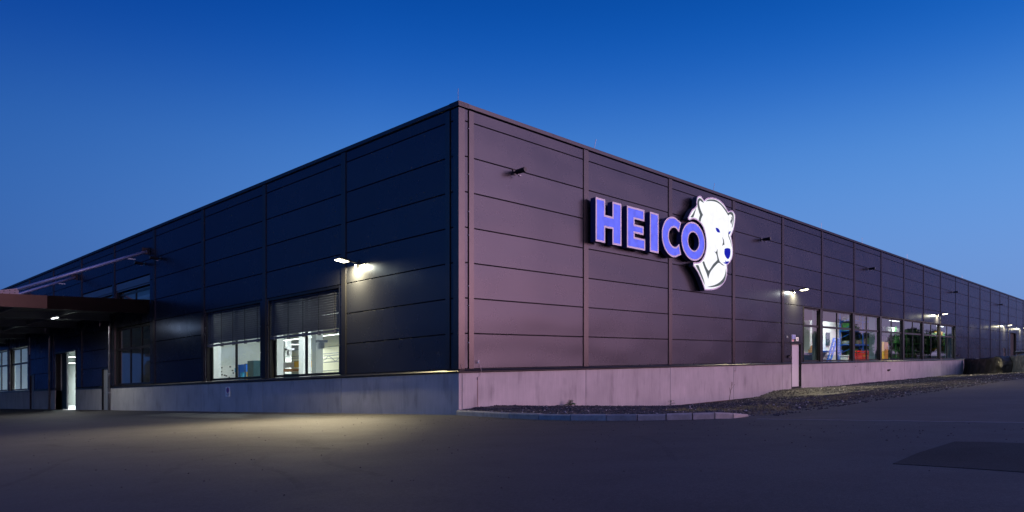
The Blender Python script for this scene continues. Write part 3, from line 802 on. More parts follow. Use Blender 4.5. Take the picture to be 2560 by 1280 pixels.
for u in (22.35, 33.05, 43.8):
    b = MB('L'); b.tube([(u, .12, 7.66), (u, 5.35, 5.43)], .075, 12); r_ = b.build('tie_rod', M['pipe'], can, smooth=True)
    b = MB('L'); b.box(u-.10, u+.10, .03, .06, 7.50, 7.86); b.box(u-.02, u+.02, .05, .34, 7.52, 7.84); b.tube([(u-.07, .2, 7.64), (u+.07, .2, 7.64)], .05, 8)
    b.build('rod_bracket', M['trim'], can)
    b = MB('L'); b.box(u-.03, u+.01, .62, .95, 7.21, 7.25); b.build('rod_tag', M['white'], can)
    poly = [(5.18, 5.42), (5.26, 5.52), (6.5, 5.28), (6.5, 5.14), (5.18, 5.14)]
    b = MB('L'); n = 5
    vs = [(u-.12, o_, h_) for o_, h_ in poly]+[(u-.09, o_, h_) for o_, h_ in poly]
    b.add(vs, [tuple(range(n)), tuple(range(2*n-1, n-1, -1))]+[(i, n+i, n+(i+1) % n, (i+1) % n) for i in range(n)]); gp = b.build('gusset_plate', M['pale'], can)
    for (oo, hh) in ((5.32, 5.44), (5.32, 5.33), (5.5, 5.41), (5.5, 5.30), (5.7, 5.37), (5.9, 5.33), (5.75, 5.27)):
        b = MB('L'); b.tube([(u-.135, oo, hh), (u-.12, oo, hh)], .022, 8); b.build('bolt', M['black'], gp)
b = MB('L'); b.tube([(27.7, .5, 4.74), (27.7, .5, 4.4)], .008, 5); b.tube([(33, 1.6, 4.74), (33, 1.6, 4.45)], .008, 5); b.tube([(41.8, .3, 4.74), (41.8, .3, 3.6)], .03, 6); b.build('hanger_rod', M['steel'], can)
def area_light(name, parent, loc_world, size, energy, col, rot=None, shape='RECTANGLE', spread=180):
    l = D.lights.new(name, 'AREA'); l.shape = shape; l.size = size[0]; l.size_y = size[1]; l.energy = energy; l.color = col; l.spread = math.radians(spread)
    o = D.objects.new(name, l); COL.objects.link(o); o.parent = parent; o.location = Vector(loc_world)-wloc(parent)
    if rot is not None: o.rotation_euler = rot
    return o
def tube_lamp(x, y, h, L, axis, energy, label, group, col=(.92, 1, .97), w=.16):
    t = empty('strip_light', TG(x, y, h), label, 'lamp', group)
    dx, dy = (L/2, w/2) if axis == 'x' else (w/2, L/2)
    b = MB('G'); b.box(x-dx, x+dx, y-dy, y+dy, h+.02, h+.09); b.build('housing', M['white'], t)
    b = MB('G'); b.box(x-dx*.98, x+dx*.98, y-dy*.9, y+dy*.9, h, h+.018); b.build('diffuser', M['tube'], t)
    area_light('strip_light_lamp', t, TG(x, y, h-.012), (dx*2, dy*2), energy, col)
    return t
tube_lamp(-2.95, 25.9, 4.62, .8, 'y', 130, 'short lit strip lamp hanging under the canopy soffit', None, (1, 1, .95), .12)

# ------------------------------------------------------------------ room lights
G1 = 'strip lights in the left production hall'
spots = [(15, 36.5, 4.8, 3.4, 'x', 430, 'upper left strip light seen through the uncovered part of the nearest left window'),
         (14, 33.2, 4.35, 5.0, 'y', 430, 'long middle strip light seen through the nearest left window'),
         (17, 40.5, 4.35, 3.4, 'x', 430, 'lowest strip light behind the left window pane'),
         (16.2, 32.6, 4.62, 3.4, 'y', 430, 'strip light at the right pane of the nearest left window')]
for s in spots: tube_lamp(*s, G1)
for (x, y, e, lab) in ((3.0, 8, 620, 'unseen added strip light behind the nearest left window'), (3.0, 16, 560, 'unseen added strip light behind the second left window'), (9, 14, 620, 'unseen added strip light over the slim pillar in the left hall'), (11, 24, 560, 'unseen added strip light over the press machine in the left hall')):
    tube_lamp(x, y, 5.3, 4, 'y', e, lab, G1)  # extra strip lights hidden above the view, added to light the hall
for (x, y, e, lab) in ((3.0, 46.5, 800, 'middle strip light seen inside the open gate'), (3.6, 52.0, 500, 'lowest and farthest strip light inside the open gate'), (2.0, 40.8, 800, 'topmost strip light just inside the open gate')):
    tube_lamp(x, y, {46.5: 3.6, 52.0: 3.35, 40.8: 3.85}[y], 3.0, 'x', e, lab, 'strip lights behind the gate', (.9, 1, 1))
for (x, y, e, lab) in ((30, 3.2, 420, 'strip light above the hopper'), (40.5, 3.4, 380, 'lit strip light above the blue stair'), (62, 6, 260, 'strip light above the green shelves'), (80, 6, 220, 'farthest strip light above the green shelves')):
    tube_lamp(x, y, 5.25, 3.0, 'x', e, lab, 'strip lights in the right hall', (.86, 1, .93))

# ------------------------------------------------------------------ wall floodlights
def flood():
    t = empty('wall_floodlight', TR(23.05, 0, 5.0), '', 'lamp', 'lit floodlights on the facade')
    u = 23.05
    b = MB('R'); b.box(u-.07, u+.07, 0.005, .03, 4.92, 5.10); b.tube([(u, .02, 5.02), (u, .40, 5.03)], .022, 8); b.build('arm', M['black'], t)
    b = MB('R')
    b.add([(u-.17, .36, 4.99), (u+.17, .36, 4.99), (u+.17, .80, 5.03), (u-.17, .80, 5.03), (u-.15, .38, 5.06), (u+.15, .38, 5.06), (u+.15, .78, 5.09), (u-.15, .78, 5.09)],
          [(0, 3, 2, 1), (4, 5, 6, 7), (0, 1, 5, 4), (1, 2, 6, 5), (2, 3, 7, 6), (3, 0, 4, 7)]); b.build('housing', M['black'], t)
    b = MB('R'); b.add([(u-.14, .42, 4.990), (u+.14, .42, 4.990), (u+.14, .77, 5.022), (u-.14, .77, 5.022), (u-.12, .44, 4.975), (u+.12, .44, 4.975), (u+.12, .75, 5.003), (u-.12, .75, 5.003)],
        [(0, 3, 2, 1), (4, 5, 6, 7), (0, 1, 5, 4), (1, 2, 6, 5), (2, 3, 7, 6), (3, 0, 4, 7)]); b.build('lens', M['lens'], t)
    b = MB('R'); b.tube([(u, .06, 4.93), (u, .10, 4.90)], .03, 8); b.build('sensor', M['white'], t)
    w_ = D.lights.new('flood_spill', 'AREA'); w_.shape = 'DISK'; w_.size = .12; w_.energy = 230; w_.color = (1, .86, .48)
    wo_ = D.objects.new('flood_spill', w_); COL.objects.link(wo_); wo_.parent = t; wo_.location = Vector(TR(u, .26, 4.955))-t.location
    l = D.lights.new('flood_beam', 'AREA'); l.shape = 'RECTANGLE'; l.size = .24; l.size_y = .30; l.energy = 360; l.color = (1, .83, .52); l.spread = math.radians(105)
    lo = D.objects.new('flood_beam', l); COL.objects.link(lo); lo.parent = t
    lo.location = Vector(TR(u, .60, 4.965))-t.location
    d = Vector((0, -.95, -1)); lo.rotation_euler = (-d).to_track_quat('Z', 'Y').to_euler()
    return t
fl = flood(); fl['label'] = 'lit black floodlight on the right facade above the pale door'
labs = {52.6: 'lit black floodlight above the far end of the window band', 83.0: 'lit black floodlight left of the far dark gate', 94.0: 'lit black floodlight right of the far dark gate'}
for u, lab in labs.items():
    c = copy_tree(fl); c.location = TR(u, 0, 5.0); c['label'] = lab
c = copy_tree(fl); c.location = TL(4.9, 0, 4.86); c.rotation_euler = (0, 0, -math.pi/2); c['label'] = 'lit black floodlight on the left facade beside the blinds'
for ch_ in c.children:
    if ch_.type == 'LIGHT' and 'spill' in ch_.name:
        ch_.data = ch_.data.copy(); ch_.data.energy = 430
    if ch_.type == 'LIGHT' and 'beam' in ch_.name:
        ch_.data = ch_.data.copy(); ch_.data.energy = 440
        ch_.data.spread = math.radians(80); d = Vector((.40, -.85, -1)); ch_.rotation_euler = (-d).to_track_quat('Z', 'Y').to_euler()

# unlit black spotlights
def spot():
    u, h = 2.2, 7.2
    t = empty('wall_spotlight', TR(u, 0, h), 'unlit black spotlight high on the right facade, nearest the corner', 'lamp', 'unlit spotlights high on the facade')
    b = MB('R'); b.box(u-.06, u+.06, .005, .03, h-.08, h+.08); b.tube([(u, .02, h), (u, .14, h)], .03, 8); b.build('wall_plate', M['black'], t)
    b = MB('R'); b.tube([(u, .12, h-.01), (u, .46, h+.0), (u, .48, h)], [.075, .075, .068], 14); b.build('housing', M['black'], t)
    b = MB('R'); b.box(u+.03, u+.09, .14, .22, h-.13, h-.11); b.tube([(u, .18, h-.07), (u+.05, .18, h-.12)], .008, 5); b.build('bracket', M['steel'], t)
    return t
sp = spot()
for u, lab in ((19.25, 'unlit black spotlight on the right facade just right of the bear sign'), (34.9, 'third unlit black spotlight along the right facade'),
               (57.9, 'fourth unlit black spotlight along the right facade'), (79.4, 'farthest unlit black spotlight on the right facade')):
    c = copy_tree(sp); c.location = TR(u, 0, 7.22); c['label'] = lab
for u, lab in ((21.0, 'unlit black spotlight on the left facade right of the tie rod bracket'), (22.9, 'unlit black spotlight on the left facade under the tie rod')):
    c = copy_tree(sp); c.location = TL(u, 0, 7.15); c.rotation_euler = (0, 0, -math.pi/2); c['label'] = lab

# small unlit wall lights near the ground
for (u, h, lab, z) in ((22.42, 1.55, 'small black wall box left of the pale door', .0), (39.2, .56, 'small black box on the concrete plinth below the window band', .016), (60.0, 1.55, 'small black wall box right of the window band', 0)):
    b = MB('R'); b.box(u-.16, u+.16, z, z+.09, h-.02, h+.09); b.box(u-.12, u+.12, z+.0, z+.16, h+.05, h+.10)
    t = b.build('wall_box', M['black']); tag(t, lab, 'wall lamp', 'small black wall boxes')
b = MB('R'); b.box(22.15, 22.23, .005, .05, 2.55, 2.64); b.tube([(22.19, .05, 2.59), (22.19, .09, 2.57)], .02, 8); tag(b.build('sensor', M['white']), 'small white sensor left of the door notices', 'sensor')

# ------------------------------------------------------------------ small signs
def sign(fac, u0, u1, h0, h1, o, name, label, draw, plate=M['white']):
    b = MB(fac); b.box(u0, u1, o, o+.012, h0, h1); s = b.build(name, plate); tag(s, label, 'sign')
    for (nm, m, polys) in draw:
        for P in polys:
            b = MB(fac); b.prism(P, o+.0125, o+.0155); b.build(nm, m, s)
    return s
def circ(u, h, r, n=20, sx=1): return [(u+r*sx*math.cos(2*math.pi*i/n), h+r*math.sin(2*math.pi*i/n)) for i in range(n)]
def rect(u0, u1, h0, h1): return [(u0, h0), (u1, h0), (u1, h1), (u0, h1)]
signs_blue = mat('sign_blue_print', (.02, .06, .35), .4); signs_red = mat('sign_red_print', (.55, .02, .03), .4); sgrey = mat('sign_grey_print', (.15, .15, .2), .5)
sign('L', 13.87, 14.24, .62, 1.02, .017, 'parking_sign', 'small white no stopping sign on the left concrete plinth',
     [('red_ring', signs_red, [circ(14.05, .88, .115)]), ])
s_ = D.objects['parking_sign']
b = MB('L'); b.prism(circ(14.05, .88, .088), .033, .0345); b.build('blue_disc', signs_blue, s_)
b = MB('L'); b.prism([(14.12, .81), (14.135, .825), (13.98, .955), (13.965, .94)], .0346, .036); b.build('red_bar', signs_red, s_)
for h, w_ in ((.735, .13), (.70, .13), (.665, .08)):
    b = MB('L'); b.box(14.05-w_, 14.05+w_, .030, .0325, h-.008, h+.008); b.build('text_line', sgrey, s_)
sign('R', 22.85, 23.32, 2.50, 2.72, .004, 'notice_sign', 'pale blue square notice above the pale door',
     [('symbol', signs_blue, [rect(22.90, 23.05, 2.53, 2.59), rect(23.12, 23.27, 2.53, 2.59), rect(22.90, 23.05, 2.63, 2.69), rect(23.12, 23.27, 2.63, 2.69)])], mat('pale_blue_plate', (.42, .45, .75), .5))
sign('R', 23.40, 23.72, 2.40, 2.60, .004, 'door_number_sign', 'small white square plate right of the blue notice', [('symbol', sgrey, [rect(23.52, 23.60, 2.45, 2.55)])])
sign('R', 22.82, 23.12, 2.36, 2.47, .004, 'fire_sign', 'small red and white plate directly above the pale door',
     [('symbol', signs_red, [rect(22.84, 22.95, 2.38, 2.41), rect(22.99, 23.10, 2.38, 2.41), rect(22.84, 22.95, 2.43, 2.455), rect(22.99, 23.10, 2.43, 2.455)])])

# ------------------------------------------------------------------ big illuminated sign
OF, OB = .35, .13
def letter(ch, outline, label, hole=None, bw=.065):
    t = empty('sign_letter', TR(outline[0][0], 0, 6.2), label, 'sign letter', 'illuminated sign letters')
    b = MB('R')
    if hole is None: b.prism(outline, OB, OF-.012)
    else: b.ring(outline, hole, OB, OF-.012)
    b.build('letter_body', M['side'], t)
    inn = inset(outline, bw)
    b = MB('R')
    if hole is None:
        b.ring(outline, inn, OF-.011, OF)
        b.build('letter_rim', M['rim'], t)
        b = MB('R'); b.prism(inn, OF-.010, OF-.004)
    else:
        b.ring(outline, inn, OF-.011, OF); hin = inset(hole, -bw*.8); b.ring(hin, hole, OF-.011, OF)
        b.build('letter_rim', M['rim'], t)
        b = MB('R'); b.ring(inn, hin, OF-.010, OF-.004)
    b.build('letter_face', M['face_blue'], t)
    b = MB('R'); us = [p[0] for p in outline]; hs = [p[1] for p in outline]
    for (fu, fh) in ((.15, .15), (.15, .85), (.85, .85), (.85, .15)):
        uu = min(us)+(max(us)-min(us))*fu; hh = min(hs)+(max(hs)-min(hs))*fh
        b.tube([(uu, .002, hh), (uu, OB+.002, hh)], .02, 6)
    b.build('spacer', M['steel'], t)
T_, B_ = 6.99, 5.50
letter('H', [(5.79, B_), (6.32, B_), (6.32, 6.03), (6.74, 6.03), (6.74, B_), (7.27, B_), (7.27, T_), (6.74, T_), (6.74, 6.46), (6.32, 6.46), (6.32, T_), (5.79, T_)], 'glowing blue letter H, first letter of the big facade sign')
letter('E', [(7.61, B_), (8.76, B_), (8.76, 5.92), (8.08, 5.92), (8.08, 6.06), (8.66, 6.06), (8.66, 6.38), (8.08, 6.38), (8.08, 6.57), (8.71, 6.57), (8.71, T_), (7.61, T_)], 'glowing blue letter E, between the H and the I of the facade sign')
letter('I', [(9.08, B_), (9.67, B_), (9.67, T_), (9.08, T_)], 'glowing blue letter I in the middle of the facade sign')
def arc(cx, cy, rx, ry, a0, a1, n): return [(cx+rx*math.cos(math.radians(a0+(a1-a0)*i/n)), cy+ry*math.sin(math.radians(a0+(a1-a0)*i/n))) for i in range(n+1)]
cc = (10.72, 6.25)
Cout = [(11.30, 6.90)]+arc(cc[0], cc[1], .83, .785, 64, 296, 28)+[(11.30, 5.62), (11.14, 6.03)]
Cin = arc(cc[0]+.08, cc[1], .42, .375, 292, 68, 20)
letter('C', Cout+[(11.08, 6.0)][:0]+Cin+[(11.13, 6.48)], 'glowing blue letter C beside the round O of the facade sign')
oc = (12.25, 6.26)
letter('O', circ(oc[0], oc[1], 1, 48)[:0]+[(oc[0]+.94*math.cos(2*math.pi*i/48), oc[1]+.785*math.sin(2*math.pi*i/48)) for i in range(48)],
       'glowing blue letter O, touching the bear head', hole=[(oc[0]+.01+.43*math.cos(2*math.pi*i/48), oc[1]+.37*math.sin(2*math.pi*i/48)) for i in range(48)])
BEAR = {
'outline':[(12.49,7.92),(12.55,8.09),(12.69,8.18),(12.84,8.2),(12.99,8.14),(13.13,8.08),(13.31,8.18),(13.62,8.27),(13.93,8.31),(14.32,8.31),(14.68,8.23),(14.98,8.1),(15.21,7.94),(15.5,8.01),(15.73,7.99),(15.87,7.86),(15.88,7.67),(15.82,7.41),(15.71,7.16),(15.58,7.0),(15.49,6.87),(15.58,6.66),(15.65,6.38),(15.65,6.09),(15.55,5.87),(15.33,5.68),(15.12,5.57),(15.14,5.37),(15.09,5.08),(14.9,4.82),(14.57,4.61),(14.11,4.45),(13.62,4.37),(13.17,4.34),(13.04,4.54),(12.8,4.83),(12.51,5.1),(12.23,5.27),(12.25,5.41),(12.44,5.43),(12.74,5.48),(13.02,5.66),(13.22,5.94),(13.29,6.26),(13.24,6.58),(13.10,6.86),(12.88,7.04),(12.61,7.14),(12.25,7.17),(11.93,7.07),(11.8,7.15),(11.93,7.3),(12.15,7.53),(12.47,7.73)],
'ear_left':[(13.11,7.96),(12.95,8.07),(12.75,8.1),(12.61,8.02),(12.56,7.89),(12.58,7.73),(12.67,7.56),(12.78,7.41),(12.69,7.25),(12.7,7.12),(12.82,7.12),(12.88,7.28),(13.02,7.45),(12.84,7.62),(12.73,7.79),(12.71,7.93),(12.78,8.01),(12.95,7.97)],
'patch':[(12.47,7.64),(12.33,7.51),(12.15,7.32),(12.0,7.21),(12.23,7.24),(12.36,7.43)],
'crown':[(13.24,8.04),(13.43,8.14),(13.69,8.2),(14.04,8.24),(14.43,8.2),(14.81,8.08),(15.09,7.93),(15.21,7.86),(15.46,7.94),(15.63,7.93),(15.73,7.83),(15.73,7.63),(15.68,7.42),(15.58,7.25),(15.56,7.27),(15.63,7.49),(15.63,7.67),(15.58,7.8),(15.39,7.83),(15.24,7.75),(15.09,7.83),(14.9,7.94),(14.57,8.09),(14.18,8.16),(13.76,8.14),(13.45,8.09)],
'ear_right':[(15.5,7.74),(15.6,7.71),(15.61,7.59),(15.56,7.5),(15.52,7.39),(15.42,7.5),(15.46,7.57),(15.54,7.64)],
'bridge':[(14.67,6.75),(14.76,6.68),(14.83,6.62),(14.88,6.42),(14.77,6.4),(14.67,6.35),(14.72,6.45),(14.76,6.56)],
'brow':[(15.24,7.14),(15.24,7.05),(15.29,6.89),(15.39,6.76),(15.49,6.61),(15.55,6.4),(15.5,6.49),(15.41,6.66),(15.27,6.8),(15.21,6.95)],
'cheek':[(13.93,6.05),(14.04,6.03),(14.16,6.06),(14.26,6.19),(14.27,5.98),(14.36,5.8),(14.5,5.64),(14.9,5.52),(14.68,5.53),(14.39,5.6),(14.11,5.47),(13.79,5.26),(13.6,5.09),(13.46,4.84),(13.31,5.07),(13.11,5.3),(12.97,5.5),(13.11,5.54),(13.27,5.34),(13.45,5.2),(13.53,5.2),(13.69,5.32),(13.9,5.5),(14.18,5.66),(14.25,5.72),(14.21,5.87),(14.11,5.98)],
'neck_left':[(12.41,5.31),(12.64,5.33),(12.74,5.22),(12.87,5.05),(13.07,4.8),(13.19,4.55),(13.0,4.74),(12.74,5.02)],
'neck_right':[(14.99,5.42),(14.96,5.21),(14.81,5.0),(14.5,4.8),(14.04,4.63),(13.34,4.49),(13.83,4.52),(14.39,4.62),(14.79,4.8),(14.99,5.04),(15.04,5.22)],
'eye_left':[(14.09,7.06),(14.27,7.07),(14.41,7.02),(14.5,6.91),(14.29,6.89),(14.16,6.95)],
'eye_right':[(15.31,7.05),(15.46,7.1),(15.42,7.01),(15.31,6.92),(15.27,6.96)],
'nose':[(14.89,6.25),(15.01,6.29),(15.2,6.32),(15.41,6.31),(15.44,6.18),(15.39,5.99),(15.27,5.87),(15.17,5.84),(14.99,5.92),(14.87,6.06)],
'mouth':[(14.95,5.77),(15.05,5.72),(15.29,5.76),(15.24,5.66),(15.05,5.61),(14.83,5.63),(14.79,5.66),(14.97,5.67)]}
t = empty('bear_sign', TR(14, 0, 4.3), 'glowing white polar bear head emblem at the right end of the sign', 'sign')
out = smooth_poly(BEAR['outline'], 3); inn = inset(out, .055)
b = MB('R'); b.prism(out, OB, OF-.012); b.build('bear_body', M['side2'], t)
b = MB('R'); b.ring(out, inn, OF-.011, OF); b.build('bear_rim', M['rim'], t)
b = MB('R'); b.prism(inn, OF-.010, OF-.004); b.build('bear_face', M['face_white'], t)
NM = {'ear_left': 'ear_outline', 'patch': 'ear_shade', 'crown': 'crown_line', 'ear_right': 'ear_shade', 'bridge': 'nose_shade', 'brow': 'brow_line', 'cheek': 'cheek_line',
      'neck_left': 'neck_line', 'neck_right': 'neck_line', 'eye_left': 'eye', 'eye_right': 'eye', 'nose': 'nose', 'mouth': 'mouth'}
for k in BEAR:
    if k == 'outline': continue
    b = MB('R'); b.prism(smooth_poly(BEAR[k], 3), OF-.0038, OF-.001)
    b.build(NM[k], M['face_deep'] if k in ('eye_left', 'eye_right', 'nose', 'mouth') else M['face_grey'], t)
b = MB('R')
for (uu, hh) in ((12.8, 7.7), (14.5, 7.9), (14.8, 6.6), (14.2, 5.0), (13.4, 4.8), (15.5, 7.6)): b.tube([(uu, .002, hh), (uu, OB+.002, hh)], .025, 6)
b.build('spacer', M['steel'], t)

# ------------------------------------------------------------------ things inside, left windows
def thing_boxes(name, label, cat, parts, fac='G', group=None):
    # parts: (part_name, material, [boxes])
    allb = [q for p in parts for q in p[2]]
    cx = sum(q[0]+q[1] for q in allb)/(2*len(allb)); cy = sum(q[2]+q[3] for q in allb)/(2*len(allb)); cz = min(q[4] for q in allb)
    t = empty(name, FAC[fac](cx, cy, cz), label, cat, group)
    for nm, m, bs in parts:
        b = MB(fac)
        for q in bs: b.box(*q)
        b.build(nm, m, t)
    return t
thing_boxes('control_cabinet', 'white control cabinet with black knobs behind the second left window', 'cabinet',
            [('cabinet_body', M['white'], [(3.0, 3.92, 21.5, 22.1, -.02, 2.11)])] +
            [('knob', M['black'], [(x-.03, x+.03, 21.45, 21.5, h-.03, h+.03)]) for x, h in ((3.07, 2.0), (3.05, 1.8), (3.08, 1.65), (3.22, 1.62), (3.3, 1.58), (3.5, 2.04), (3.62, 1.85), (3.66, 1.72), (3.8, 2.0), (3.45, 1.5))] +
            [('screen', M['cyan'], [(3.74, 3.88, 21.47, 21.5, 1.75, 1.98)])])
thing_boxes('machine_frame', 'thin dark blue steel frame between the white cabinet and the blue container', 'frame',
            [('post', M['navy'], [(3.55, 3.59, 20, 20.04, 0, 2.15)]), ('post', M['navy'], [(4.05, 4.09, 20, 20.04, 0, 2.15)]), ('top_rail', M['navy'], [(3.59, 4.05, 20, 20.04, 2.11, 2.15)])])
thing_boxes('blue_container', 'blue container with a bright blue and a yellow end behind the second left window', 'container',
            [('container_body', M['blue'], [(4.0, 4.5, 20.9, 22.0, 0, 2.15)]), ('bright_end', M['cyan'], [(3.72, 3.92, 20.6, 20.9, 0, 1.72)]), ('yellow_strip', M['yellow'], [(3.93, 3.99, 20.6, 20.88, 0, 1.75)])])
thing_boxes('dark_cabinet', 'tall dark teal cabinet at the right edge of the second left window', 'cabinet',
            [('cabinet_body', M['teal'], [(3.34, 3.95, 18.7, 19.3, 0, 2.25)]), ('plinth_foot', M['black'], [(3.36, 3.93, 18.72, 19.28, -.02, -.001)])])
thing_boxes('press_machine', 'grey machine with a yellow motor housing behind the nearest left window', 'machine',
            [('machine_body', M['teal'], [(10.7, 12.4, 28.8, 30.6, 0, 1.75)]), ('motor_housing', M['yellow'], [(11.2, 12.3, 28.2, 29.0, 2.15, 2.55)]),
             ('conveyor', M['brown'], [(10.4, 11.9, 29.2, 31.0, 1.9, 2.08)]), ('machine_leg', M['pillar'], [(11.5, 11.65, 28.6, 28.8, 0, 2.1)]), ('grey_top', M['steel'], [(10.4, 11.2, 29.0, 30.8, 2.15, 2.5)])])
# crane runway truss along the cream wall
t = empty('crane_runway', TG(19, 36, 3), 'light steel truss runway in front of the cream rear wall', 'crane runway')
for h in (3.25, 3.42, 2.72):
    b = MB('G'); b.box(18.6, 18.7, 24, 55, h, h+.07); b.build('chord', M['steel'], t)
for i in range(14):
    y = 26+i*2; b = MB('G'); b.tube([(18.65, y, 2.78), (18.65, y+1, 3.28), (18.65, y+2, 2.78)], .03, 5); b.build('brace', M['steel'], t)
for (x, y, h) in ((14.2, 35.15, 3.6), (14.2, 24.2, 3.3), (9.2, 22.45, 3.4)):
    b = MB('G'); b.box(x-.3, x+.3, y-.25, y+.04, h, h+.14); b.box(x-.12, x+.12, y-.2, y+.04, h-.35, h-.02)
    tag(b.build('pillar_box', M['steel']), {24.2: 'grey junction box on the pillar at the right pane of the nearest left window', 35.15: 'grey junction box on the far slim pillar', 22.45: 'grey junction box on the pillar in the middle of the nearest left window'}[y], 'junction box')

# things inside, right window band
t = empty('hopper', TR(33.3, -3, 0), 'dark blue funnel hopper with a brown motor on top', 'hopper')
b = MB('R')
def frus(b, cx, co, h0, h1, a, c, mi=0):
    b.add([(cx-a, co-a, h0), (cx+a, co-a, h0), (cx+a, co+a, h0), (cx-a, co+a, h0), (cx-c, co-c, h1), (cx+c, co-c, h1), (cx+c, co+c, h1), (cx-c, co+c, h1)],
          [(0, 3, 2, 1), (4, 5, 6, 7), (0, 1, 5, 4), (1, 2, 6, 5), (2, 3, 7, 6), (3, 0, 4, 7)], mi)
frus(b, 33.4, -3, .9, 1.85, .25, .62); b.box(32.7, 34.1, -3.7, -2.3, 1.85, 1.93); b.build('funnel', M['navy'], t)
b = MB('R'); b.box(32.9, 32.98, -3.5, -3.42, 0, 1.85); b.box(33.85, 33.93, -3.5, -3.42, 0, 1.85); b.box(32.9, 32.98, -2.6, -2.52, 0, 1.85); b.box(33.85, 33.93, -2.6, -2.52, 0, 1.85); b.build('leg_frame', M['navy'], t)
b = MB('R'); b.box(33.15, 33.5, -3.2, -2.9, 1.93, 2.15); b.tube([(33.3, -3.05, 2.15), (33.3, -3.05, 2.42)], [.12, .05], 10); b.build('motor', M['brown'], t)
t = empty('platform_stair', TR(40, -4.6, 0), 'blue steel platform stair in front of the white cabin', 'stair')
for o_ in (-4.0, -5.2):
    b = MB('R'); b.tube([(37.6, o_, 0), (40.0, o_, 3.05)], .08, 6); b.tube([(38.2, o_, 0), (40.5, o_, 2.9)], .08, 6)
    for i in range(7):
        f_ = i/6.5; f2 = (i+.7)/6.5
        b.tube([(37.6+2.4*f_, o_, 3.05*f_), (38.2+2.3*min(1, f2), o_, 2.9*min(1, f2))], .04, 5)
    b.tube([(40.0, o_, 3.05), (40.9, o_, 3.05)], .04, 6); b.tube([(40.9, o_, 0), (40.9, o_, 3.05)], .05, 6); b.build('side_rail', M['blue'], t)
for i in range(8):
    f_ = (i+.5)/8.5; b = MB('R'); b.box(37.9+2.3*f_, 38.2+2.3*f_, -5.15, -4.05, 2.3*f_, 2.3*f_+.04); b.build('tread', M['steel'], t)
b = MB('R'); b.box(40.0, 41.9, -5.2, -4.0, 2.1, 2.18); b.build('platform', M['blue'], t)
def rack(name, label, u0, bays, bw, o0, o1, hs, m, goods, group, top, seed, cat='rack'):
    rnd = random.Random(seed); t = empty(name, TR(u0+bays*bw/2, (o0+o1)/2, 0), label, cat, group)
    for k in range(bays+1):
        b = MB('R'); u = u0+k*bw
        for o_ in (o0, o1-.08): b.box(u-.05, u+.05, o_, o_+.08, 0, top)
        for i in range(int(top/.6)): b.tube([(u, o0+.04, .2+i*.6), (u, o1-.04, .2+i*.6+.45)], .018, 4)
        b.build('upright', m, t)
    for h in hs:
        b = MB('R'); b.box(u0, u0+bays*bw, o1-.07, o1-.02, h, h+.1); b.box(u0, u0+bays*bw, o0+.02, o0+.07, h, h+.1); b.box(u0, u0+bays*bw, o0+.1, o1-.1, h+.07, h+.1); b.build('shelf', m, t)
        u = u0+.15
        while u < u0+bays*bw-.5:
            w_ = rnd.uniform(.3, .8); hh = rnd.uniform(.25, .62)
            if rnd.random() < .82:
                b = MB('R'); b.box(u, u+w_, o0+.15, o1-.12-rnd.uniform(0, .2), h+.10, h+.10+hh); b.build('crate', rnd.choice(goods), t)
            u += w_+rnd.uniform(.04, .25)
    return t
rack('blue_rack', 'tall blue pallet rack behind the third right window', 44.6, 2, 2.3, -5.2, -4.1, [.9, 1.75, 2.6, 3.7, 4.5], M['blue'], [M['box'], M['goods'], M['green']], None, 5.2, 1)
t = thing_boxes('red_machine', 'red machine with a yellow and black plate in front of the blue rack', 'machine',
            [('machine_body', M['red'], [(41.8, 44.2, -3.4, -2.6, 0, 1.95)]), ('guard_rail', M['red'], [(40.4, 40.48, -3.0, -2.92, 0, 2.1), (40.48, 44.6, -3.0, -2.92, 2.02, 2.1), (44.6, 44.68, -3.0, -2.92, 0, 2.1), (41.1, 41.16, -3.0, -2.92, 0, 2.02)]),
             ('name_plate', M['yellow'], [(42.1, 43.3, -2.6, -2.58, 1.66, 1.78)]), ('machine_foot', M['black'], [(41.9, 44.1, -3.35, -2.65, -.02, -.001)])], 'R')
thing_boxes('white_bin', 'low white bin at the foot of the blue stair', 'bin', [('bin_body', M['white'], [(42.5, 43.3, -4.4, -3.8, 0, 1.75)]), ('bin_lid', M['pillar'], [(42.45, 43.35, -4.45, -3.75, 1.75, 1.82)])], 'R')
thing_boxes('yellow_locker', 'tall yellow steel locker at the left edge of the fourth right window', 'locker',
            [('locker_body', M['yellow'], [(43.15, 44.1, -1.9, -1.4, 0, 2.7)]), ('locker_door', M['yellow'], [(43.20, 43.60, -1.4, -1.38, .1, 2.6), (43.65, 44.05, -1.4, -1.38, .1, 2.6)])], 'R')
GR = 'green storage racks in the right hall'
rack('green_rack', 'near green storage rack full of crates behind the fourth right window', 57.5, 3, 2.7, -7.2, -6.1, [.9, 1.6, 2.3, 3.1, 4.0], M['green'], [M['box'], M['goods'], M['white'], M['goods'], M['green']], GR, 4.7, 2)
rack('green_rack', 'middle green storage rack full of crates behind the fifth right window', 67.5, 3, 2.7, -7.4, -6.3, [.9, 1.6, 2.3, 3.1, 4.0], M['green'], [M['box'], M['goods'], M['goods'], M['green']], GR, 4.5, 3)
rack('green_rack', 'far green storage rack at the last right window', 79.0, 3, 2.7, -7.0, -5.9, [.9, 1.6, 2.3, 3.1, 4.0], M['green'], [M['goods'], M['yellow'], M['white'], M['goods']], GR, 4.5, 4)

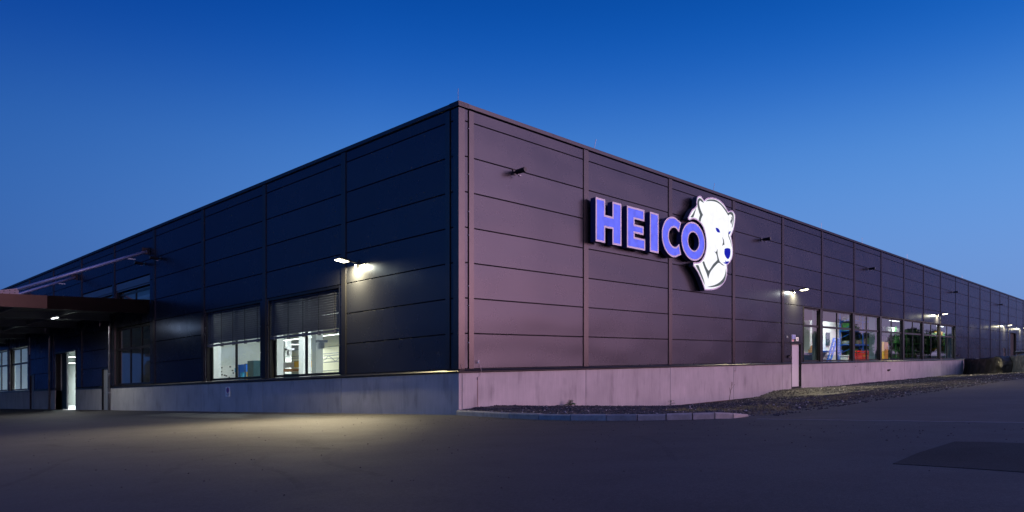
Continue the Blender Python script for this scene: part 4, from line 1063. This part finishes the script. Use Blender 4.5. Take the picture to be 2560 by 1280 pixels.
# ------------------------------------------------------------------ tarpaulin covered piles
def tarp(name, label, path, hw, top, m, seed):
    S = spline(path, 26); rnd = random.Random(seed); b = MB('G'); K = 44; vs = []
    for i, p in enumerate(S):
        d = (S[min(i+1, len(S)-1)]-S[max(i-1, 0)]).normalized(); nn = Vector((-d.y, d.x))
        f = i/(len(S)-1); e = min(1, min(f, 1-f)*9+.12)
        for k in range(K+1):
            a = -1+2*k/K; s_ = abs(a)
            w_ = hw*(min(1, s_*1.62)+.10*max(0, s_-.62)); w_ *= (1 if a > 0 else -1)*(.85+.15*e)
            hgt = top*e**.3*(1 if s_ < .62 else max(0, 1-(s_-.62)/.38)**.8)
            hgt += .12*noise.noise(Vector((p.x*.9, p.y*.9, a*3+seed)))*(1-(s_ > .95))
            q0 = p.x*.7-p.y*.7; fold = .20*abs(math.sin(q0*2.6+5*noise.noise(Vector((p.x*.6, p.y*.6, a*1.5+seed)))))*s_ + .09*noise.noise(Vector((p.x*2.2, p.y*2.2, a*5)))
            hgt -= .20*abs(noise.noise(Vector((p.x*1.7, p.y*1.7, a*6+seed))))
            q = p+nn*(w_+fold*(1 if a > 0 else -1)); g = side_h(q.x, q.y)
            vs.append((q.x, q.y, g+max(-.02, hgt if s_ < .99 else -.02)))
    n = K+1; b.add(vs, [(i*n+k, i*n+k+1, (i+1)*n+k+1, (i+1)*n+k) for i in range(len(S)-1) for k in range(K)])
    b.add([vs[k] for k in range(n)], [tuple(range(n))]); b.add([vs[(len(S)-1)*n+k] for k in range(n)], [tuple(range(n))])
    o = b.build(name, m, smooth=True); tag(o, label, 'tarpaulin', 'covered piles by the right wall'); return o
tarp('covered_pile', 'long low pile under a wrinkled black tarpaulin against the right wall', [(63.2, -1.3), (60.5, -3.0), (56.5, -5.4)], 1.5, 1.45, M['tarp'], 1)
tarp('covered_pile', 'pile under a blue grey tarpaulin at the right edge of the yard', [(58.6, -5.3), (55.2, -7.2), (52.0, -9.4), (49.5, -11.5)], 1.4, 1.5, M['tarp2'], 5)
t = thing_boxes('stacked_steel', 'flat steel sheets stacked on the blue grey covered pile', 'steel stack',
      [('steel_sheet', M['steel'], [(60.5, 66, -7.0, -4.4, 1.72, 1.76)]), ('steel_sheet', M['black'], [(60.3, 66, -7.1, -4.3, 1.60, 1.71)]), ('timber_support', M['brown'], [(60.9, 61.1, -6.9, -4.5, -.1, 1.59), (65, 65.2, -6.9, -4.5, -.1, 1.59)])], 'G')

# ------------------------------------------------------------------ weeds
def weed(x, y, n_, size, name, label, m):
    rnd = random.Random(int(x*100)); h0 = gravel_h(x, y); t = empty(name, TG(x, y, h0), label, 'plant')
    b = MB('G'); b.tube([(x, y, h0-.02), (x+.01, y, h0+size*.8)], .006, 5); b.build('stem', M['stalk'], t)
    for i in range(n_):
        a = i*2.4; hh = h0+size*(.1+.75*i/n_); L = size*rnd.uniform(.35, .85)*(1.2-.7*i/n_); ca, sa = math.cos(a), math.sin(a); w_ = L*.5
        b = MB('G'); b.add([(x, y, hh), (x+ca*L*.5-sa*w_, y+sa*L*.5+ca*w_, hh+L*.22), (x+ca*L, y+sa*L, hh+L*.05), (x+ca*L*.5+sa*w_, y+sa*L*.5-ca*w_, hh+L*.2), (x+ca*L*.5, y+sa*L*.5, hh+L*.1)], [(0, 4, 1), (4, 2, 1), (0, 3, 4), (4, 3, 2)])
        b.build('leaf', m, t, recalc=False)
    return t
weed(4.5, -.30, 34, .25, 'weed', 'bushy green weed growing from the gravel against the concrete plinth', M['leaf2'])
weed(10.6, -.3, 7, .30, 'weed', 'thin green weed sprouting below the second plinth joint', M['leaf2'])
x, y = 15.3, -.35; h0 = gravel_h(x, y); t = empty('dry_weed', TG(x, y, h0), 'tall dry bare weed stalk leaning by the plinth', 'plant')
b = MB('G'); b.tube([(x, y, h0), (x+.15, y, h0+.5), (x+.35, y, h0+.85)], [.012, .009, .006], 5); b.build('stem', M['stalk'], t)
for (a, c) in (((.15, .5), (.45, .75)), ((.1, .35), (-.02, .62)), ((.25, .65), (.16, .86))):
    b = MB('G'); b.tube([(x+a[0], y, h0+a[1]), (x+c[0], y-.04, h0+c[1])], .007, 4); b.build('twig', M['stalk'], t)

# ------------------------------------------------------------------ trees across the side road (seen in the panes) and a far block
def leaf_mesh(seed, R, H, n_):
    rnd = random.Random(seed); b = MB()
    lobes = [(Vector((rnd.uniform(-.55, .55)*R, rnd.uniform(-.55, .55)*R, H*rnd.uniform(.38, .86))), R*rnd.uniform(.35, .6)) for _ in range(13)]
    for _ in range(n_):
        c, r = rnd.choice(lobes); d = Vector((rnd.gauss(0, 1), rnd.gauss(0, 1), rnd.gauss(0, 1))).normalized()*r*rnd.uniform(.55, 1.08)
        p = c+d; s_ = rnd.uniform(.16, .38); a = Vector((rnd.gauss(0, 1), rnd.gauss(0, 1), rnd.gauss(0, 1))).normalized(); q = a.orthogonal().normalized()
        b.add([p-a*s_, p+q*s_*.6, p+a*s_, p-q*s_*.6], [(0, 1, 2, 3)])
    return b
protos = []
for s_ in range(3):
    t = empty('tree', (0, 0, 0), '', 'tree', 'trees across the side road')
    H = 11; leaf_mesh(40+s_, 4.3, H, 5200).build('crown', M['leaf'], t, at=(0, 0, 0), recalc=False)
    b = MB(); b.tube([(0, 0, -.3), (.1, 0, 2.5), (0, .2, 5.5), (.1, .1, 8)], [.28, .22, .15, .06], 8)
    for k in range(5):
        a = k*1.3; b.tube([(0, .1, 3.2+k*.7), (math.cos(a)*1.4, math.sin(a)*1.4, 5.2+k*.6), (math.cos(a)*2.4, math.sin(a)*2.4, 6.6+k*.5)], [.10, .06, .03], 6)
    b.build('trunk', M['bark'], t, at=(0, 0, 0)); protos.append(t)
rnd = random.Random(21); TP = []
x = 92.0
while x < 262:
    gap = 149 < x < 170
    TP.append((x, -35+rnd.uniform(-3, 3), rnd.uniform(.20, .27) if gap else rnd.uniform(.48, .78))); x += rnd.uniform(4.2, 7.5)*(.6 if gap else 1)
for i, (x, y, s_) in enumerate(TP):
    t = protos[i] if i < 3 else copy_tree(protos[i % 3])
    t.location = TG(x, y, 0); t.scale = (s_*1.05, s_*1.05, s_*1.02); t.rotation_euler = (0, 0, i*1.1); t['label'] = 'dark leafy tree in the row along the far side of the side road'
for i in range(22):
    y = -8+i*8.5+rnd.uniform(-2, 2); x = -52-rnd.uniform(0, 8)
    t = copy_tree(protos[i % 3]); s_ = rnd.uniform(.75, 1.15)
    t.location = TG(x, y, 0); t.scale = (s_*1.2, s_*1.2, s_); t.rotation_euler = (0, 0, i*.9); t['group'] = 'trees behind the yard'
    t['label'] = 'dark full tree in the belt along the far side of the yard'
t = empty('far_building', TG(25, 190, 0), 'pale pinkish building beyond the left end of the roofline', 'building')
b = MB(); z0 = TG(25, 190, 0)[2]; b.box(10, 40, 185, 200, z0, z0+23.6); b.build('wall', M['pale'], t)
for k in range(8):
    b = MB(); b.box(12+k*3.4, 13.2+k*3.4, 184.9, 184.99, z0+21.9, z0+22.7); b.build('window', M['dark_trim'], t)
